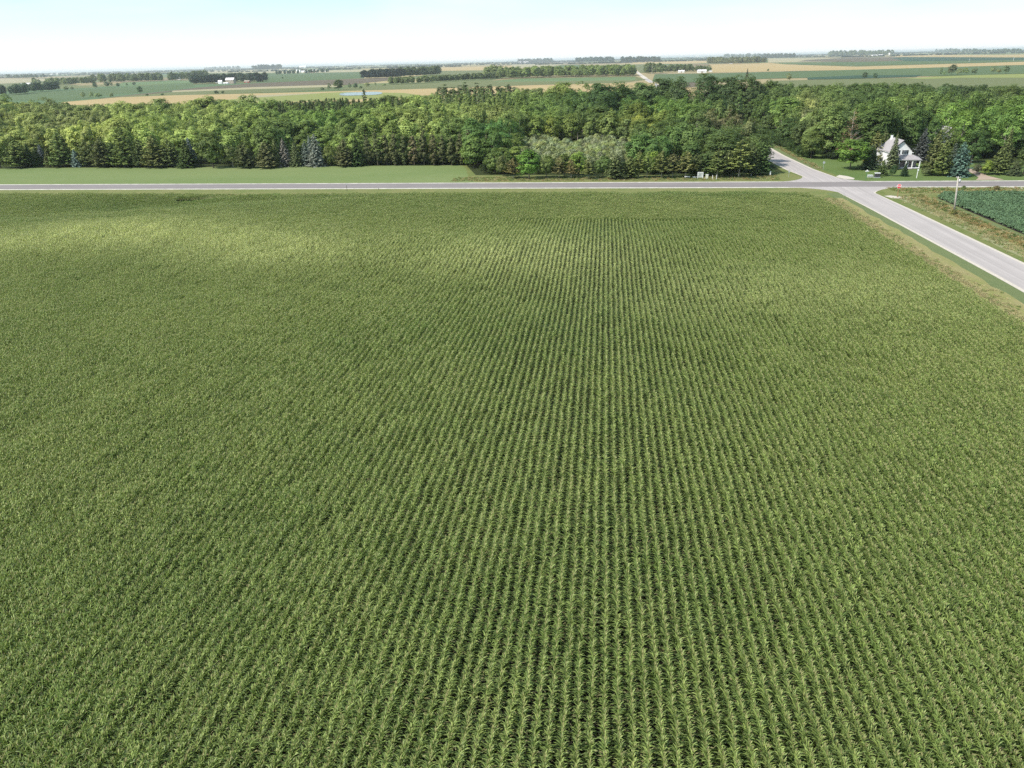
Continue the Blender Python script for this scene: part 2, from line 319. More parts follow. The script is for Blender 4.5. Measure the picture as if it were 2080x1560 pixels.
# ------------------------------------------------------------------ far fields
FC_ = {'tan': (.47, .36, .18), 'pal': (.40, .36, .22), 'grn': (.115, .165, .075), 'dgr': (.055, .10, .065), 'olv': (.17, .19, .085), 'brn': (.155, .13, .09),
      'yel': (.27, .30, .10), 'lgr': (.15, .22, .10)}
FC = {k: tuple(q*.9 for q in c) for k, c in FC_.items()}
FM = {k: turf('crop_'+k, c, tuple(q*.86 for q in c), tuple(q*1.1 for q in c), .004, .03, .4, (.25, 1, 1), 0) for k, c in FC.items()}
FIELDS = [
 ('pal', [(0,161),(100,160),(100,163),(60,168),(0,170)]), ('olv', [(0,170),(95,166),(200,178),(110,181),(40,183),(0,186)]),
 ('grn', [(0,192),(65,188),(120,185),(350,170),(392,167),(395,176),(350,183),(250,190),(200,196),(140,204),(60,204),(0,204)]),
 ('lgr', [(230,176),(250,168),(350,163),(395,165),(395,168),(350,170)]),
 ('olv', [(395,147),(600,141),(660,137),(735,140),(735,146),(560,149),(530,150),(520,168),(390,170)]),
 ('pal', [(395,143),(520,141),(600,140),(560,148),(400,148)]), ('pal', [(560,146),(740,141),(745,145.5),(560,150)]),
 ('grn', [(525,151),(560,149.5),(740,146),(740,159),(560,167),(520,168)]),
 ('brn', [(200,200),(350,184),(400,178),(520,169),(700,161),(800,157),(835,159),(700,173),(520,178),(350,186),(230,200)]),
 ('pal', [(350,184.5),(520,177),(690,172),(700,176),(520,181.5),(350,188)]), ('olv', [(200,200),(350,187.5),(520,181),(660,177),(690,179),(600,186),(420,192),(300,198)]),
 ('olv', [(690,186),(700,178),(760,173),(860,170),(1010,163),(1060,159),(1290,155),(1312,162),(1260,169),(1100,172),(900,179),(760,185)]),
 ('lgr', [(1000,166),(1060,160),(1290,157),(1290,163),(1060,166)]),
 ('tan', [(125,208),(240,198),(350,194),(520,190),(640,187),(880,180),(1000,176),(1210,170),(1330,168),(1330,200),(900,215),(500,225),(130,220)]),
 ('yel', [(430,205),(640,190),(700,187),(820,189),(870,196),(740,202),(560,208)]), ('pal', [(480,196),(620,190),(660,189),(560,196),(490,200)]),
 ('tan', [(880,138),(1050,133),(1090,137),(1050,142),(900,144)]), ('olv', [(860,147),(900,144),(1050,142),(1060,148),(900,158),(860,160)]),
 ('brn', [(1040,126),(1175,124.5),(1180,129),(1040,131)]), ('pal', [(1040,131),(1160,129),(1110,137),(1040,139)]),
 ('grn', [(1338,117),(1450,115),(1458,122),(1338,125)]), ('tan', [(1285,126),(1460,122.5),(1450,128),(1285,131)]), ('olv', [(1285,131),(1320,130),(1320,148),(1300,148)]),
 ('tan', [(1440,131),(1560,127),(1600,131),(1740,136),(2080,122),(2200,118),(2200,126),(2080,131),(1740,142),(1500,147),(1440,148)]),
 ('pal', [(1560,118),(1700,115),(1740,116),(1700,124),(1560,127)]),
 ('brn', [(1640,120),(1740,113),(1830,112),(1840,120),(1740,124),(1620,124)]), ('grn', [(1620,126.5),(1740,124),(2200,110),(2200,117),(1740,133.5),(1620,131)]),
 ('dgr', [(1810,113.5),(1840,111),(2080,112.5),(2200,110),(2200,114),(2080,117),(1900,120),(1840,121)]), ('tan', [(1815,104),(1850,103),(2080,106),(2200,102),(2200,108),(2080,111.5),(1860,111),(1820,111)]),
 ('grn', [(1330,151),(1440,149.5),(1700,143),(2080,131.5),(2200,128),(2200,146),(2080,150),(1900,155),(1760,156),(1560,160),(1400,168),(1360,172),(1325,165)]),
 ('dgr', [(1640,158),(1740,153.5),(1875,152.5),(1860,156.5),(1740,160),(1640,162)]), ('brn', [(1380,168),(1425,168),(1425,178),(1380,178)]), ('tan', [(1380,178),(1425,178),(1425,196),(1380,196)]),
 ('olv', [(1560,165),(1740,160.5),(1870,158),(2080,155),(2200,155),(2200,190),(1560,190)]),
 ('yel', [(1840,160.5),(1900,156),(1980,153),(2080,150.5),(2200,148),(2200,157),(2080,158.5),(1950,158.5),(1880,161)]),
]
for k, (c, pts) in enumerate(FIELDS): sheet('far_field', pix(pts), FM[c], .05+.012*k)
wm, wt, wb_ = newmat('pond_water'); wb_.inputs['Base Color'].default_value = (.2, .23, .24, 1); wb_.inputs['Roughness'].default_value = .25
sheet('pond_water', pix([(733+44*math.cos(a), 191-.03*44*math.cos(a)+3.6*math.sin(a)+.5*math.sin(3*a)) for a in np.linspace(0, 2*math.pi, 25)[:-1]]), wm, .05+.012*len(FIELDS))
ribbon('farm_track', pix([(1330, 150.3), (1385, 149.3), (1440, 148.2)]), 5, M['gravel'], .6)
ribbon('farm_track', pix([(1440, 148.2), (1560, 146.5), (1640, 143.6)]), 3.0, M['gravel'], .6)
# ------------------------------------------------------------------ instancing of stuff
def scatter(name, pts, rot, scale, idx, cols, sources, label, cat=None, kind='stuff'):
    me = bpy.data.meshes.new(name); n = len(pts); me.vertices.add(n); me.vertices.foreach_set('co', np.asarray(pts, np.float32).ravel())
    for k, ty, arr in (('rot', 'FLOAT_VECTOR', rot), ('scl', 'FLOAT_VECTOR', scale)):
        a = me.attributes.new(k, ty, 'POINT'); a.data.foreach_set('vector', np.asarray(arr, np.float32).ravel())
    a = me.attributes.new('pick', 'INT', 'POINT'); a.data.foreach_set('value', np.asarray(idx, np.int32))
    a = me.attributes.new('tcol', 'FLOAT_COLOR', 'POINT'); c4 = np.ones((n, 4), np.float32); c4[:, :3] = cols; a.data.foreach_set('color', c4.ravel())
    o = bpy.data.objects.new(name, me); COL.objects.link(o)
    src = bpy.data.collections.new(name+'_pieces')
    for s in sources: src.objects.link(s)
    g = bpy.data.node_groups.new(name+'_spread', 'GeometryNodeTree')
    g.interface.new_socket('Geometry', in_out='INPUT', socket_type='NodeSocketGeometry'); g.interface.new_socket('Geometry', in_out='OUTPUT', socket_type='NodeSocketGeometry')
    gi, go = g.nodes.new('NodeGroupInput'), g.nodes.new('NodeGroupOutput')
    ip = g.nodes.new('GeometryNodeInstanceOnPoints'); ci = g.nodes.new('GeometryNodeCollectionInfo')
    ci.inputs['Collection'].default_value = src; ci.inputs['Separate Children'].default_value = True; ci.inputs['Reset Children'].default_value = True
    def named(k, ty):
        q = g.nodes.new('GeometryNodeInputNamedAttribute'); q.data_type = ty; q.inputs[0].default_value = k; return q.outputs['Attribute']
    e2r = g.nodes.new('FunctionNodeEulerToRotation'); lk = g.links.new
    lk(gi.outputs[0], ip.inputs['Points']); lk(ci.outputs[0], ip.inputs['Instance']); ip.inputs['Pick Instance'].default_value = True
    lk(named('pick', 'INT'), ip.inputs['Instance Index']); lk(named('rot', 'FLOAT_VECTOR'), e2r.inputs[0]); lk(e2r.outputs[0], ip.inputs['Rotation'])
    lk(named('scl', 'FLOAT_VECTOR'), ip.inputs['Scale']); lk(ip.outputs[0], go.inputs[0])
    md = o.modifiers.new('spread', 'NODES'); md.node_group = g
    return tag(o, label, cat, kind=kind)
def loose(name, me):
    return bpy.data.objects.new(name, me)
# ------------------------------------------------------------------ corn
def corn_plant(r, x0=0., y0=0.):
    V = []; Q = []; hh = []; vv = []; dd = []
    ht = r.uniform(1.95, 2.3); base_a = r.normal(0, .45)     # leaves mostly across the row
    def quadstrip(cl, sd, wd, h, v, d):
        o = len(V)
        for c, s, w_ in zip(cl, sd, wd): V.append(c-s*w_/2); V.append(c+s*w_/2); hh.extend([h(c[2])]*2); vv.extend([v]*2); dd.extend([d]*2)
        for i in range(len(cl)-1): Q.append((o+2*i, o+2*i+1, o+2*i+3, o+2*i+2))
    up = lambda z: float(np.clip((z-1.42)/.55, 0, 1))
    # stalk
    for a in (0, math.pi/2):
        s = np.array([math.cos(a), math.sin(a), 0]); quadstrip([np.array([x0, y0, 0]), np.array([x0, y0, ht])], [s, s], [.035, .02], up, .4, 0)
    n = 13
    for i in range(n):
        f = i/(n-1); z = .80 + (f**.75)*(ht-.84); a = base_a + (i % 2)*math.pi + r.normal(0, .5+.5*f)
        ln = (.66 - .31*f**1.5)*r.uniform(.85, 1.12); th = math.radians(42 + 34*f + r.normal(0, 7)); bend = math.radians(118-80*f + r.normal(0, 14))
        d = np.array([math.cos(a), math.sin(a)]); s = np.array([-math.sin(a), math.cos(a), r.normal(0, .25)]); s /= np.linalg.norm(s)
        p = np.array([x0, y0, z]); cl = [p]; nseg = 5
        for k in range(nseg):
            t_ = th - bend*((k+.5)/nseg)**1.2
            p = p + ln/nseg*np.array([d[0]*math.cos(t_), d[1]*math.cos(t_), math.sin(t_)]); cl.append(p)
        w0 = .074*(1-.25*f)
        quadstrip(cl, [s]*6, [w0*.6, w0, w0*1.05, w0*.9, w0*.6, .012], up, r.uniform(0, 1), 0.85 if (f < .3 and r.random() < .35) else (.35 if r.random() < .03 else 0))
    for k in range(6):        # tassel
        a = r.uniform(0, 2*math.pi); ti = 0 if k == 0 else r.uniform(.25, .75); l_ = r.uniform(.18, .30)
        p = np.array([x0, y0, ht-.04]); q = p + l_*np.array([math.sin(ti)*math.cos(a), math.sin(ti)*math.sin(a), math.cos(ti)])
        s = np.array([math.cos(a+1.57), math.sin(a+1.57), 0]); quadstrip([p, q], [s, s], [.03, .022], lambda z: 1., r.uniform(.3, 1), .8)
    return V, Q, hh, vv, dd
def corn_piece(seed, nplants, length):
    r = np.random.default_rng(seed); V = []; Q = []; A = [[], [], []]
    for k in range(nplants):
        v, q, h, c, d = corn_plant(r, r.normal(0, .025), (k+.5)*length/nplants - length/2 + r.normal(0, .02)); o = len(V)
        V += v; Q += [tuple(o+i for i in t_) for t_ in q]
        for a, b in zip(A, (h, c, d)): a += b
    return V, Q, dict(h=A[0], v=A[1], dry=A[2])
SEG = 1.52; ROW = .774
corn_src = []
for k in range(12):
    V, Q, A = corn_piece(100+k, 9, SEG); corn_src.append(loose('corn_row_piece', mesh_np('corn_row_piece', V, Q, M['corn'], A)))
def fbm(x, y, s, seed=0):
    r = np.random.default_rng(seed); z = np.zeros(np.shape(x)); amp = 1; tot = 0
    for o in range(4):
        for q in range(4):
            a = r.uniform(0, 2*math.pi); f = 2*math.pi/s*(2**o)*r.uniform(.7, 1.3); z = z + amp*np.sin(f*(x*math.cos(a)+y*math.sin(a)) + r.uniform(0, 7)); tot += amp*.5
        amp *= .55
    return np.clip(.5+.5*z/tot*1.1, 0, 1)
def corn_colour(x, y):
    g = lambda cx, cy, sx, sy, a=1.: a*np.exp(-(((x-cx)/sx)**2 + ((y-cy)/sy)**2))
    pale = np.clip(g(-104, 143, 34, 12) + g(-68, 132, 20, 10) + .9*g(-17, 132, 22, 13) + .55*g(27, 113, 28, 14) + g(-135, 134, 20, 6, .45), 0, 1)  # light patches over the far corn, put into the plant colour
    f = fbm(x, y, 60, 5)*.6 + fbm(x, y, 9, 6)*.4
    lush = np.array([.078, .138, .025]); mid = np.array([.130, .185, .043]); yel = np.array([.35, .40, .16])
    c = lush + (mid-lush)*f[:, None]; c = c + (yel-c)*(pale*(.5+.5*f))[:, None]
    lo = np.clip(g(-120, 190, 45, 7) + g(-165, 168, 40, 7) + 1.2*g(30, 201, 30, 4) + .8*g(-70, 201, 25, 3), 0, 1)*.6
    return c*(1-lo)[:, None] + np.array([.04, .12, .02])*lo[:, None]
def corn_field():
    P_ = []; 
    xs = np.arange(-290, NS_W-.4, ROW); near = {}
    for x in xs:        # where each row comes into the picture
        for yy in np.arange(14, 60, .17):
            px, py, zc = proj(x, yy, 1.2)
            if py < 1545 and -5 < px < 2085: near[x] = yy; break
            if px < -600: break
    near = {x: near[x] for x in sorted(near, key=lambda q: proj(q, near[q], 1.2)[2])[:75]}
    for x in xs:
        y0 = near.get(x)
        start = y0+.68 if y0 is not None else None
        if start is None: yl = np.arange(14, HEAD, SEG)
        else: yl = np.concatenate([np.arange(y0-.01-SEG, 10, -SEG)+SEG/2, np.arange(start+SEG/2, HEAD, SEG)])
        for yy in yl: P_.append((x, yy, 0))
    for y in np.arange(HEAD+1.0, CORN_N, ROW):
        for x in np.arange(-290+random.random(), NS_W-.9-max(0, (y-194)*.45), SEG): P_.append((x, y, 1))
    P_ = np.array(P_); px, py, zc = proj(P_[:, 0], P_[:, 1], 2)
    keep = (px > -260) & (px < 2340) & (py < 1760)
    # bare gap and grassy waterway at the far left
    gx, gy = P_[:, 0], P_[:, 1]
    way = np.abs(gy - (205 + (gx+105)*.30)) < .9+1.4*fbm(gx, gy, 30, 9)
    keep &= ~(way & (gx > -124) & (gx < -98))
    keep &= rng.random(len(P_)) > .0004
    P_ = P_[keep]; n = len(P_); x, y = P_[:, 0], P_[:, 1]
    pts = np.stack([x+rng.normal(0, .015, n), y, relief(x, y)-.02], 1)
    flip = rng.integers(0, 2, n)*math.pi; rot = np.zeros((n, 3)); rot[:, 2] = flip + P_[:, 2]*math.pi/2
    f = fbm(x, y, 14, 3); s = .90 + .18*f + rng.normal(0, .03, n); rot[:, 1] = rng.normal(0, .02, n); scl = np.stack([s, np.ones(n), s], 1)
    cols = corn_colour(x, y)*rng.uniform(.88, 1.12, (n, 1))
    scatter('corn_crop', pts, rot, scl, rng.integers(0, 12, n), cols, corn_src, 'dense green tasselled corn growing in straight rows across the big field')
    src = []
    for k in range(8):
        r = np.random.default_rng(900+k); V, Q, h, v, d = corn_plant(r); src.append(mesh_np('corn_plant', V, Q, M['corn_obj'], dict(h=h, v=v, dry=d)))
    cnt = 0
    for x in sorted(near, key=lambda q: abs(q-2)):
        for j in range(4):
            if cnt >= 300: break
            y = near[x]+.085+j*.17; o = bpy.data.objects.new('corn_plant', src[random.randrange(8)]); COL.objects.link(o)
            o.location = (x+random.gauss(0, .02), y, float(relief(x, y))-.02); o.rotation_euler = (0, 0, random.choice((0, math.pi))+random.gauss(0, .15)); q = random.uniform(.93, 1.06); o.scale = (q, q, q)
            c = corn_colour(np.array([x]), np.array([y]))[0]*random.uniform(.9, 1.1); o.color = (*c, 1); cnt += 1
            tag(o, 'corn plant with pale tassel at the near end of its row along the bottom edge', 'corn plant', 'corn plants at the near ends of the rows')
corn_field()
# ------------------------------------------------------------------ soybeans
def leaf_cloud(r, n, rad, size, flat=.6, zc=.4):
    d = r.normal(size=(n, 3)); d /= np.linalg.norm(d, axis=1)[:, None]; d[:, 2] = np.abs(d[:, 2]); c = d*rad*r.uniform(.7, 1.05, (n, 1)); c[:, 2] = c[:, 2]*flat+zc
    return c, d
def cards(r, c, nrm, size, asp=.75, jit=.5):
    """leaf quads: centre c, facing nrm, with spread"""
    n = len(c); nn = nrm + r.normal(size=(n, 3))*jit; nn /= np.linalg.norm(nn, axis=1)[:, None]
    a = np.cross(nn, r.normal(size=(n, 3))); a /= np.linalg.norm(a, axis=1)[:, None]; b = np.cross(nn, a)
    s = (size*r.uniform(.6, 1.3, (n, 1)) if np.isscalar(size) else size[:, None]); a = a*s; b = b*s*asp
    V = np.stack([c-a, c-b*.9+nn*s*.15, c+a, c+b*.9+nn*s*.15], 1).reshape(-1, 3); return V, np.arange(4*n).reshape(-1, 4)
bean_src = []
for k in range(6):
    r = np.random.default_rng(300+k); cc = []; nn = []
    for q in range(9):
        c, d = leaf_cloud(r, 26, .38, .1, .7, .45); c = c + np.array([r.uniform(-.6, .6), r.uniform(-.6, .6), r.uniform(-.3, .25)]); cc.append(c); nn.append(d+np.array([0, 0, .6]))
    cc = np.concatenate(cc); nn = np.concatenate(nn); V, Q = cards(r, cc, nn, .14, .8, .6)
    bean_src.append(loose('bean_clump', mesh_np('bean_clump', V, Q, M['bean'], dict(v=np.repeat(r.uniform(0, 1, len(cc)), 4)))))
def beans():
    X, Y = np.meshgrid(np.arange(88.9, 170, .95), np.arange(60, 216, .95)); x = X.ravel(); y = Y.ravel()
    keep = (x > 88.9 + .0*y) & (x < 165) & (y < 212.5+np.minimum(0, (x-93)*.5)) & (x-89 > (y-205)*.55)
    px, py, zc = proj(x, y, 1); keep &= (px < 2300); x, y = x[keep], y[keep]; n = len(x)
    pts = np.stack([x+rng.normal(0, .12, n), y+rng.normal(0, .12, n), rng.uniform(-.15, .1, n)], 1); rot = np.zeros((n, 3)); rot[:, 2] = rng.uniform(0, 6.3, n)
    s = rng.uniform(.85, 1.15, n); c = np.array([.12, .20, .10])*(1+.25*(fbm(x, y, 12, 4)-.5))[:, None]*rng.uniform(.85, 1.15, (n, 1))
    scatter('soybean_crop', pts, rot, np.stack([s, s, s], 1), rng.integers(0, 6, n), c, bean_src, 'blue-green soybean canopy right of the side road')
beans()
# soil under the beans
sheet('bean_soil', [(88.8, -30), (400, -30), (400, 214), (98, 213), (89, 206)], M['soil'], .018)
# ------------------------------------------------------------------ grass tufts on the verges
tuft_src = []
for k in range(6):
    r = np.random.default_rng(400+k); n = 46; b0 = np.zeros((n, 3)); b0[:, :2] = r.normal(0, .28, (n, 2)); a = r.uniform(0, 6.28, n); ln = r.uniform(.25, .6, n); ti = r.uniform(.1, .8, n)
    d = np.stack([np.sin(ti)*np.cos(a), np.sin(ti)*np.sin(a), np.cos(ti)], 1); s = np.stack([-np.sin(a), np.cos(a), 0*a], 1)*.022
    m_ = b0+d*ln[:, None]*.6; tp = b0+d*ln[:, None]; tp[:, 2] -= .06
    V = np.stack([b0-s, b0+s, m_+s, m_-s, tp+s*.2, tp-s*.2], 1).reshape(-1, 3); q = np.arange(n)[:, None]*6; Q = np.concatenate([q+np.array([[0, 1, 2, 3]]), q+np.array([[3, 2, 4, 5]])])
    tuft_src.append(loose('grass_tuft', mesh_np('grass_tuft', V, Q, M['blade'], dict(v=np.repeat(r.uniform(0, 1, n), 6)))))
def tufts():
    P_, C_, S_ = [], [], []
    def band(n, fx, y0, y1, cols, s):
        for _ in range(n):
            y = random.uniform(y0, y1); x = fx(y); c = random.choice(cols); k = random.uniform(.8, 1.2)
            P_.append((x, y, 0.01)); C_.append([q*k for q in c]); S_.append(random.uniform(*s))
    tan, grn, rus, dk = (.42, .37, .20), (.19, .25, .085), (.34, .25, .11), (.06, .10, .03)
    G = random.gauss
    band(1, lambda x: 0, 0, 1, [grn], (1, 1)) if 0 else None
    for _ in range(520):
        x = random.uniform(-124, -98); P_.append((x, 205+(x+105)*.30+random.gauss(0, .8), float(relief(x, 205+(x+105)*.3))+.05)); C_.append([.13*random.uniform(.8, 1.2), .25, .05]); S_.append(random.uniform(1.6, 3.0))
    band(2600, lambda y: G(60.8, 1.1), 60, 206, [tan, tan, tan, grn], (.4, .8))
    band(2000, lambda y: G(84.9, 1.1), 60, 210, [tan, rus, rus, grn, dk], (.5, 1.2))
    band(1800, lambda y: G(81.2, 1.1), 60, 208, [tan, tan, grn], (.4, .9))
    band(1200, lambda y: random.uniform(82, 150), 213.5, 222, [tan, grn, rus, grn], (.5, 1.2))
    band(1500, lambda y: random.uniform(-200, 58), 209.3, 214.5, [grn, tan, grn], (.4, .8))
    band(1500, lambda y: random.uniform(-50, 56), 238, 247, [grn, tan, grn, rus], (.4, .9))
    band(300, lambda y: G(73.5, .8), 262, 330, [grn, tan, rus], (.5, 1.0))
    n = len(P_); rot = np.zeros((n, 3)); rot[:, 2] = rng.uniform(0, 6.3, n); S = np.array(S_)
    scatter('roadside_grass', P_, rot, np.stack([S, S, S], 1), rng.integers(0, 6, n), np.array(C_), tuft_src, 'rough roadside grass and weeds along both roads')
tufts()
# ------------------------------------------------------------------ tree crowns
def broad_crown(seed, rad=5., h0=2.2, h1=14., ncl=70, per=52, leaf=.42, cone=0.0, spread=1.0, box=0):
    bx = (lambda d: math.sqrt(max(.02, 1-abs(d[2])**3.2))/math.sqrt(max(.03, 1-d[2]**2))) if box else (lambda d: 1.)
    r = np.random.default_rng(seed); C = []; Nn = []; VV = []; h = h1-h0
    lob = r.normal(size=(7, 3)); lob /= np.linalg.norm(lob, axis=1)[:, None]; la = r.uniform(.05, .28, 7)
    for q in range(ncl):
        d = r.normal(size=3); d /= np.linalg.norm(d)
        if d[2] < -.88: d[2] = -d[2]
        bump = 1 + sum(a*max(0, d@l)**4 for a, l in zip(la, lob)) - .12
        rr = r.uniform(.62, 1.0)*bump; zf = (d[2]+1)/2
        k = 1 - cone*zf
        c = np.array([d[0]*rad*.80*rr*k*spread*bx(d), d[1]*rad*.80*rr*k*spread*bx(d), h0 + h*(.48+.47*d[2]*rr)])
        cr = rad*r.uniform(.17, .31)*(1-.3*cone)
        e = r.normal(size=(per, 3)); e /= np.linalg.norm(e, axis=1)[:, None]; e[:, 2] = np.where(e[:, 2] < -.55, -e[:, 2], e[:, 2])
        C.append(c + e*cr*r.uniform(.6, 1.05, (per, 1))*np.array([1, 1, .8])); Nn.append(e*.75 + d*.75 + np.array([0, 0, .35])); VV.append(np.clip(r.uniform(.2, .8)+r.normal(0, .12, per), 0, 1))
    C = np.concatenate(C); Nn = np.concatenate(Nn); VV = np.concatenate(VV)
    V, Q = cards(r, C, Nn, leaf*.66, .75, .28); return V, Q, dict(v=np.repeat(VV, 4))
def pine_crown(seed, h=14., rad=4., z0=1.0, levels=26, power=.8, droop=.15, open_=.0, up=.25, dens=1.0, card=.36):
    """whorls of boughs with needle sprays"""
    r = np.random.default_rng(seed); C = []; Nn = []; SZ = []; VV = []; HH = []
    for L_ in range(levels):
        f = L_/(levels-1); z = z0+(h-z0)*f; rr = 1.18*rad*((1-f)**power)*r.uniform(.82, 1.1)+.12
        nb = max(4, int((11-6*f)*dens)); a0 = r.uniform(0, 6.28)
        for b in range(nb):
            if r.random() < open_: continue
            a = a0+6.283*b/nb+r.normal(0, .16); ln = rr*r.uniform(.75, 1.12); m = max(3, int(ln/.28)); t = (np.arange(m)+.8)/m
            wv = r.uniform(0, 1)
            for rep in range(4):
                tt = np.clip(t+r.normal(0, .05, m), .08, 1); side = r.normal(0, .16, m)*(1.25-tt)*ln*.6
                x = np.cos(a)*ln*tt - np.sin(a)*side; y = np.sin(a)*ln*tt + np.cos(a)*side; zz = z - droop*ln*tt + up*ln*np.maximum(0, tt-.55)**1.5 + r.normal(0, .05, m)
                C.append(np.stack([x, y, zz], 1)); Nn.append(np.stack([np.cos(a)*.45+0*x, np.sin(a)*.45+0*x, 1+0*x], 1))
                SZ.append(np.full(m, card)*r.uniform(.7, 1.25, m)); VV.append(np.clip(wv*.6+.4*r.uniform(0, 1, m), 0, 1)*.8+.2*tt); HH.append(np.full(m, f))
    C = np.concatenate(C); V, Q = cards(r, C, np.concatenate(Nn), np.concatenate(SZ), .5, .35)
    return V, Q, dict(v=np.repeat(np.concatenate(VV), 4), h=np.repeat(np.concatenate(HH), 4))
def trunk_mesh(seed, h, r0, limbs, mat, name='trunk', lean=.3):
    r = random.Random(seed); mb = MB(); dx, dy = r.uniform(-lean, lean), r.uniform(-lean, lean)
    ax = lambda t: Vector((dx*t, dy*t, h*t)); mb.tube([ax(0)-Vector((0, 0, .15)), ax(.04), ax(.3), ax(.65), ax(1)], [r0*1.45, r0, r0*.8, r0*.5, r0*.12], 8)
    for k in range(limbs):
        t = r.uniform(.25, .8); a = r.uniform(0, 6.28); l_ = h*.32*(1.1-t); p = ax(t); q = p+Vector((math.cos(a)*l_*.5, math.sin(a)*l_*.5, l_*.42)); e = p+Vector((math.cos(a)*l_, math.sin(a)*l_, l_*.75))
        mb.tube([p, q, e], [r0*.38, r0*.24, r0*.06], 5)
    me = bpy.data.meshes.new(name); me.from_pydata(mb.v, [], mb.f); me.materials.append(mat); me.shade_smooth(); return me
KIND = {}
def reg(kind, variants, trunk, H0, R0, mat):
    cr = []
    for V, Q, A in variants: cr.append(mesh_np('crown', V, Q, mat, A))
    KIND[kind] = dict(crowns=cr, trunk=trunk, H=H0, R=R0)
tb = trunk_mesh(1, 11.5, .28, 9, M['bark']); tb2 = trunk_mesh(2, 11.5, .22, 8, M['bark_pale']); tp_ = trunk_mesh(3, 13, .2, 0, M['bark'], lean=.1); tpp = trunk_mesh(4, 12.6, .17, 0, M['bark_pale'], lean=.15)
reg('round', [broad_crown(10+k, 5., 1.0+.5*(k % 3), 14., 92, 48, .46, 0, 1.0, k % 2) for k in range(6)], tb, 14, 5, M['leaf'])
reg('loose', [broad_crown(30+k, 5., 1.8, 14., 56, 46, .42) for k in range(3)], tb2, 14, 5, M['leaf'])
reg('tall', [broad_crown(40+k, 3.0, 1.5, 17., 60, 44, .42, .35) for k in range(3)], tb2, 17, 3, M['leaf'])
reg('grand', [broad_crown(140+k, 7., 2., 24., 150, 60, .55, 0, 1.05, 1) for k in range(3)], trunk_mesh(12, 19, .5, 10, M['bark']), 24, 7, M['leaf'])
reg('bush', [broad_crown(50+k, 3.0, .1, 4.5, 40, 44, .30) for k in range(3)], trunk_mesh(5, 3, .08, 6, M['bark']), 4.5, 3, M['leaf'])
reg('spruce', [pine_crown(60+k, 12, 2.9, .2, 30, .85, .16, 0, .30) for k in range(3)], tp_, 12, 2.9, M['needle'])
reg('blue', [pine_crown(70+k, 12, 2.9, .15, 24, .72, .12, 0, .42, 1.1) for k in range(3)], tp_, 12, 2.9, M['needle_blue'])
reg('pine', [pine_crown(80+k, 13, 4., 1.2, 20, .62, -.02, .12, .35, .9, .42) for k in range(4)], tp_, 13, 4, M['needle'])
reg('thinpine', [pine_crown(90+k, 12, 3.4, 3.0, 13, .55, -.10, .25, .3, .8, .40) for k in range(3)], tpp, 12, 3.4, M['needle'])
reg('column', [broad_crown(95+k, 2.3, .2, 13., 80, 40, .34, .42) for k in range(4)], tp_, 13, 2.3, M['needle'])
reg('dead', [pine_crown(99, 14, 2.8, 2.5, 22, .6, -.15, .3, .2, .7, .16)], trunk_mesh(8, 13.5, .2, 14, M['bark_pale']), 14, 2.8, M['dead'])
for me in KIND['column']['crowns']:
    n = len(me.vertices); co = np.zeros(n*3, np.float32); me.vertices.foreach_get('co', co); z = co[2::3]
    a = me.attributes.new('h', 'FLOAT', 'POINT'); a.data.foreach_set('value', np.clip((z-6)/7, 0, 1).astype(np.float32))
NAMES = dict(grand='broadleaf_tree', round='broadleaf_tree', loose='broadleaf_tree', tall='poplar_tree', bush='shrub', spruce='spruce_tree', blue='blue_spruce_tree', pine='pine_tree', thinpine='pine_tree', column='cedar_tree', dead='dead_tree')
CATS = dict(grand='tree', round='tree', loose='tree', tall='tree', bush='shrub', spruce='tree', blue='tree', pine='tree', thinpine='tree', column='tree', dead='tree')
BRI = dict(blue=(1.7, 1.55, 1.4), spruce=(1.7, 1.8, 1.5), pine=(1.8, 1.9, 1.6), thinpine=(1.9, 2.0, 1.6), column=(1.7, 1.85, 1.5), dead=(1.3, 1.3, 1.3))
def tree(kind, x, y, h, rad, col, label, group=None, z=0., lowtrunk=False):
    k = KIND[kind]; o = thing(NAMES[kind], label, CATS[kind], (x, y, z), random.uniform(0, 6.28), group); s = (rad/k['R'], rad/k['R'], h/k['H'])
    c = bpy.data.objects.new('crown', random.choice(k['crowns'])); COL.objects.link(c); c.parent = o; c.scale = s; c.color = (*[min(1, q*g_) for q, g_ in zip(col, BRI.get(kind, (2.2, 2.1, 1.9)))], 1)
    t = bpy.data.objects.new('trunk', k['trunk']); COL.objects.link(t); t.parent = o; t.scale = (h/k['H'],)*3
    return o
def hgt(x, y, hpx):
    X, Y = at(x, y); lo, hi = 0., 60.
    for _ in range(30):
        m = (lo+hi)/2
        if proj(X, Y, m)[1] > y-hpx: lo = m
        else: hi = m
    return lo
def ptree(kind, px, py, top, wpx, col, label, group=None):
    """tree whose foot is surveyed at px, py, whose tip is at row `top` and whose crown is wpx wide"""
    X, Y = at(px, py); zc = proj(X, Y, 3)[2]; return tree(kind, X, Y, hgt(px, py, py-top), wpx*zc/F/2*1.06, tuple(c*random.uniform(.92, 1.08) for c in col), label, group)
DK, MD, YG, OL, BR, PN = (.040, .066, .022), (.072, .100, .030), (.115, .16, .04), (.085, .10, .035), (.10, .085, .04), (.06, .075, .03)
BL, SP, BG = (.155, .18, .165), (.052, .068, .038), (.105, .155, .03)
GF = 'trees along the back edge of the lawn'
